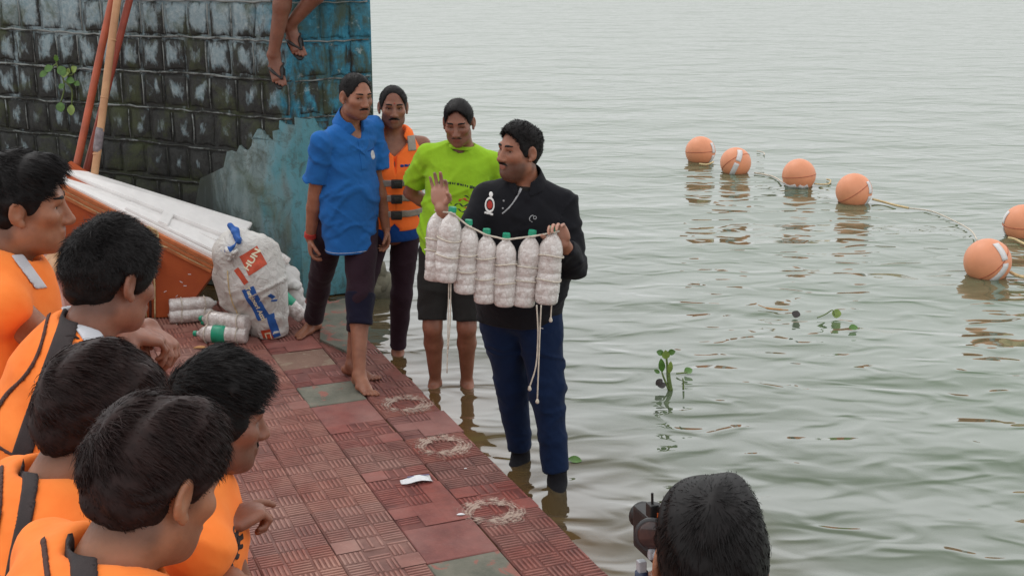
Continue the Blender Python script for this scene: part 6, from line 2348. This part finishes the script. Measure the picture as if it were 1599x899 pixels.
# ---- buoys and their line
def buoys():
    spec = [(1094, 231, 47, 252, 'buoy farthest out, orange with its white strip turned to the right edge', [(62, -8, 1)], 10),
            (1149, 249, 48, 270, 'orange buoy with a white strip slanting across its face, second farthest', [(28, 12, 0)], -35),
            (1248, 266, 52, 291, 'orange buoy with a pale lower rim, third farthest, no strip on its face', [(-75, -35, 1)], 8),
            (1334, 292, 56, 317, 'orange buoy with a strip down its right edge, where the yellow cord is tied', [(64, -6, 1)], -28),
            (1543, 402, 72, 432, 'nearest whole buoy, large orange ball with a white strip on its right side', [(40, 4, 0)], -40),
            (1598, 343, 60, 369, 'orange buoy cut off by the right edge of the picture', [(-72, -10, 1)], 10)]
    cs = []
    for i, (px, py, dia, wl, lab, strips, seam) in enumerate(spec):
        g_ = at_z(px, wl, WATER_Z)
        rad = dia / 2 / FPX * ((g_[1]) * math.cos(TH) + (H) * math.sin(TH))
        c = V(g_[0], g_[1] + rad * .25, WATER_Z + rad * .62)
        cs.append((c, rad))
        root = empty('buoy', (g_[0], g_[1], WATER_Z), lab, 'buoy', 'orange buoys strung across the lake')
        r = random.Random(i)
        def onball(lon, lat, k=1.0):            # lon 0 faces the camera
            t = math.atan2(-c[0], c[1]) 
            a = math.radians(lon)
            d = V(math.sin(a) * math.cos(math.radians(lat)), -math.cos(a) * math.cos(math.radians(lat)), math.sin(math.radians(lat)))
            ca, sa = math.cos(t), math.sin(t)
            return c + V(d[0] * ca - d[1] * sa, d[0] * sa + d[1] * ca, d[2]) * rad * k
        mb = MB()
        nlat, nlon = 16, 28
        prof = [(-rad * math.cos(math.pi * k / nlat), max(1e-4, rad * math.sin(math.pi * k / nlat))) for k in range(nlat + 1)]
        mb.lathe(c, V(0, 0, 1), prof, nlon); mb.build('float_ball', M['buoy_orange'], root, True)
        # welded seam: a tilted great circle
        def circle(tilt, turn, k, n_=49):
            u = V(math.cos(math.radians(turn)), math.sin(math.radians(turn)), 0); w_ = V(-u[1], u[0], 0)
            v_ = w_ * math.cos(math.radians(tilt)) + V(0, 0, 1) * math.sin(math.radians(tilt))
            return [c + (u * math.cos(t) + v_ * math.sin(t)) * rad * k for t in np.linspace(0, 2 * math.pi, n_)]
        mb = MB(); mb.tube(circle(seam * .8 - 14, 20 + 20 * i, 1.0), .0035, 5, False); mb.build('seam', M['buoy_seam'], root, True)
        # white strip: band along a meridian-like arc in two pieces
        for lon, tilt, edge in strips:
            pieces = ((-52, 8), (16, 64)) if not edge else ((-70, -8), (0, 40))
            for a0, a1 in pieces:
                pts = []
                hw = .028
                for k in range(9):
                    la = a0 + (a1 - a0) * k / 8
                    lo = lon + (la * (.55 if not edge else .12) if i in (1, 4) else la * .05) + tilt * .2
                    if i == 1: lo = 2 + la * .42
                    if i == 4: lo = 34 + 14 * math.cos(math.radians(la * 1.4)) - (28 if la < 0 else 0) * (abs(la) / 60)
                    if i == 2: lo, la = -70 + (la + 70) * 1.0, -30 - 8 * math.sin(k * .4)
                    pts.append((lo, la))
                mb = MB(); vs = []
                for k, (lo, la) in enumerate(pts):
                    p = onball(lo, la); q = onball(*pts[min(k + 1, 8)]) - onball(*pts[max(k - 1, 0)])
                    nn = nrm(p - c); s_ = nrm(np.cross(nn, q))
                    for e in (-1, 0, 1):
                        z = c + nrm(nn * rad + s_ * e * hw) * (rad + .004)
                        vs.append(z)
                fs = [(k * 3 + e, k * 3 + e + 1, k * 3 + e + 4, k * 3 + e + 3) for k in range(8) for e in range(2)]
                mb.add(vs, fs)
                o = mb.build('reflective_strip', M['strip_white'], root, True)
                bm = bmesh.new(); bm.from_mesh(o.data); bmesh.ops.recalc_face_normals(bm, faces=bm.faces[:])
                bmesh.ops.solidify(bm, geom=bm.faces[:], thickness=.003); bm.to_mesh(o.data); bm.free()
    # lines
    def line(name, pts, r, mat, lab):
        mb = MB(); mb.tube(spline(pts, 8), r, 6)
        return tag(mb.build(name, M[mat], None, True), lab, 'rope', 'cords between the buoys')
    z = lambda x, y, h=.004: at_z(x, y, h)
    c4, r4 = cs[3]; c5, r5 = cs[4]
    line('floating_rope', [z(1362, 311, .03), z(1378, 315, .012), z(1400, 321, .012), z(1419, 325, .010)], .011, 'rope_yellow', 'thick yellow cord end tied to the buoy left of the long white line')
    line('floating_rope', [z(1419, 325, .010), z(1455, 330, .006), z(1490, 345, .006), z(1516, 360, .01), z(1526, 375, .06)], .0065, 'rope_white', 'long thin white line running out to the nearest whole buoy')
    line('floating_rope', [z(1178, 270, .006), z(1196, 273), z(1210, 277), z(1224, 286, .02)], .009, 'rope_white', 'thin pale line floating between the second and the middle buoy')
    line('floating_rope', [z(1272, 287, .02), z(1284, 288), z(1294, 287), z(1297, 282, .01), z(1291, 280, .01)], .008, 'rope_yellow', 'hooked cord end floating right of the middle buoy')
    line('floating_rope', [z(1578, 425, .03), z(1588, 430, .02), z(1600, 433, .02), z(1640, 440, .01)], .014, 'rope_yellow', 'thick yellow rope leaving the nearest whole buoy to the right')
    line('floating_rope', [z(1574, 371, .02), z(1586, 374, .01), z(1600, 381, .01), z(1640, 398, .01)], .011, 'rope_yellow', 'yellow cord under the buoy cut off by the right edge')
    line('floating_rope', [z(1092, 256, .01), z(1104, 257, .008), z(1114, 253, .02)], .010, 'rope_yellow', 'short yellow cord at the foot of the farthest buoy')
    line('floating_rope', [z(1182, 236), z(1192, 238), z(1194, 242)], .006, 'rope_white', 'pale loop of line floating above the second buoy')


# ---- odds and ends on the platform
def chalk_mat():
    """scuffed lime powder: concentric scratches that thin out to bare tile"""
    m, nt, b = nodes_of('chalk_ring')
    co = objco(nt)
    ln = nt.nodes.new('ShaderNodeVectorMath'); ln.operation = 'LENGTH'; nt.links.new(co, ln.inputs[0])
    r = math_(nt, 'ADD', ln.outputs['Value'], math_(nt, 'MULTIPLY', math_(nt, 'SUBTRACT', noise(nt, 9, 3, .6, co), .5), .045))
    rings = math_(nt, 'SINE', math_(nt, 'MULTIPLY', r, 330.0))
    band = ramp(nt, math_(nt, 'MULTIPLY', r, 5.0), [(.26, 0.0), (.46, .95), (.66, .75), (.95, 0.0)])
    n1 = noise(nt, 38, 4, .75, co); n2 = noise(nt, 11, 3, .6, co)
    k = math_(nt, 'ADD', math_(nt, 'MULTIPLY', rings, .16), math_(nt, 'ADD', math_(nt, 'MULTIPLY', math_(nt, 'SUBTRACT', n1, .5), 2.4), math_(nt, 'MULTIPLY', math_(nt, 'SUBTRACT', n2, .5), 2.4)))
    a = ramp(nt, math_(nt, 'ADD', math_(nt, 'MULTIPLY', band, .95), math_(nt, 'SUBTRACT', k, .42)), [(.05, 0.0), (.7, .68)])
    a = math_(nt, 'MULTIPLY', a, ramp(nt, band, [(0, 0.0), (.15, 1.0)]))
    b.inputs['Base Color'].default_value = (.52, .40, .33, 1)
    b.inputs['Roughness'].default_value = .95
    nt.links.new(a, b.inputs['Alpha'])
    return m


M['chalk_ring'] = chalk_mat()


def litter():
    # chalky rings left on the tiles
    for i, (px, py, rx, lab) in enumerate(((634, 632, .15, 'whitish chalk ring by the blue polo man\'s front toes'), (690, 697, .19, 'middle whitish chalk ring, most scuffed, at the water side of the tiles'),
                                           (768, 800, .165, 'nearest whitish chalk ring of concentric scratches on the red tiles'))):
        c = at_z(px, py, 0)
        r = random.Random(i * 7 + 1)
        n_, m_ = 40, 8
        vs = [(c[0], c[1], c[2])]
        vs = []
        for k in range(m_ + 1):
            for t in np.linspace(0, 2 * math.pi, n_, endpoint=False):
                q = rx * (.30 + 1.0 * k / m_) * (1 + .06 * math.sin(3 * t + i) + .04 * math.sin(5 * t + 2 * i))
                vs.append(c + (ED * math.cos(t) * .95 + IN * math.sin(t)) * q + UP * .0066)
        fs = [(k * n_ + a, k * n_ + (a + 1) % n_, (k + 1) * n_ + (a + 1) % n_, (k + 1) * n_ + a) for k in range(m_) for a in range(n_)]
        me = raw('chalk_ring', [v - c for v in vs], fs)
        o = link('chalk_ring', me, M['chalk_ring'], None, False)
        o.location = tuple(c); o['radius'] = rx
        tag(o, lab, 'chalk mark', 'chalk rings on the tiles')
    # paper scrap
    c = at_z(650, 751, .006)
    root = empty('paper_scrap', c, 'curled white paper scrap with a bluish edge lying on the red tiles', 'paper')
    u = nrm(V(.95, .30, 0)); v = V(-u[1], u[0], 0)
    vs, fs = [], []
    for j in range(5):
        for i in range(9):
            s, t = i / 8 - .5, j / 4 - .5
            w = .066 * (1 - .55 * max(0, -s * 1.6) ** 2)
            vs.append(c + u * s * .15 + v * t * w + UP * (.004 + .016 * abs(t) ** 2 * 2.0 + .006 * math.sin(s * 6 + 1)))
    fs = [(j * 9 + i, j * 9 + i + 1, (j + 1) * 9 + i + 1, (j + 1) * 9 + i) for j in range(4) for i in range(8)]
    me = raw('paper_sheet', vs, fs); bm = bmesh.new(); bm.from_mesh(me); bmesh.ops.solidify(bm, geom=bm.faces[:], thickness=.002); bm.to_mesh(me); bm.free()
    link('paper_sheet', me, M['paper'], root)
    mb = MB(); mb.tube([c + u * s * .15 + v * .031 + UP * .014 for s in np.linspace(-.25, .48, 8)], .0022, 5); mb.build('blue_edge', M['paper_blue'], root, True)
    for px, py, sx, mt, nm, lab, cat in ((720, 803, .020, 'paper', 'foam_crumb', 'small cream foam crumb beside the nearest chalk ring', 'crumb'),
                                         (313, 543, .045, 'leaf_fallen', 'fallen_leaf', 'tan fallen leaf on the tiles in front of the bottle bundle', 'leaf'),
                                         (727, 731, .008, 'paper', 'foam_crumb', 'tiny white foam crumb near the water side of the tiles', 'crumb')):
        g_ = at_z(px, py, .006)
        mb = MB(); leaf_shape(mb, g_ - V(sx, 0, 0), V(1, .1, .03), V(0, 0, 1), sx * 2, sx * .55, .05, 5)
        tag(mb.build(nm, M[mt], None, True), lab, cat)
    # rubble at the foot of the wall corner
    for i, (px, py, s, z) in enumerate(((585, 452, .12, .02), (592, 438, .10, .10), (577, 441, .11, .12), (588, 424, .085, .20), (572, 462, .10, .03), (597, 455, .07, .0))):
        g_ = at_y(px, py, 8.98)
        bm = bmesh.new(); bmesh.ops.create_icosphere(bm, subdivisions=2, radius=1)
        r = random.Random(i)
        f = waves(2.2, .22, i)
        for w in bm.verts:
            k = 1 + f(w.co.x, w.co.y, w.co.z)
            w.co = Vector((w.co.x * s * k * 1.1 + g_[0], w.co.y * s * k + g_[1], w.co.z * s * k * .85 + g_[2]))
        me = bpy.data.meshes.new('rubble_stone'); bm.to_mesh(me); bm.free()
        tag(link('rubble_stone', me, M['rock'], None), ('topmost rubble stone piled against the wall corner' if i == 3 else
            'mossy rubble stone at the waterline of the wall corner, %s' % ['largest in front', 'upper right of the pile', 'upper left of the pile', '', 'lower left of the pile', 'smallest at the right'][i]), 'stone', 'rubble at the wall corner')
    # concrete apron between tiles and wall
    poly = [at_z(500, 533, 0), at_z(560, 560, 0), at_z(570, 545, 0), at_z(563, 500, 0), at_z(566, 462, 0), at_z(500, 478, 0)]
    tag(link('concrete_apron', slab_prism('concrete_apron', poly, -.6, .016, None), M['cement'], None, False), 'grey mossy concrete apron between the last tiles and the foot of the wall', 'concrete')
    mb = MB(); mb.tube(spline([at_z(556, 540, .02), at_z(566, 553, .025), at_z(560, 562, .02), at_z(570, 566, .01)], 5), .006, 6)
    tag(mb.build('rope_end', M['rope_white'], None, True), 'frayed white rope end caught at the corner of the tiles by the water', 'rope')


litter(); poles(); plants(); buoys(); raft(); sack(); loose_bottles(); held_bottles()
man_blue(); man_vest(); man_green(); man_black()
boys(); cameraman(); wall_sitter()
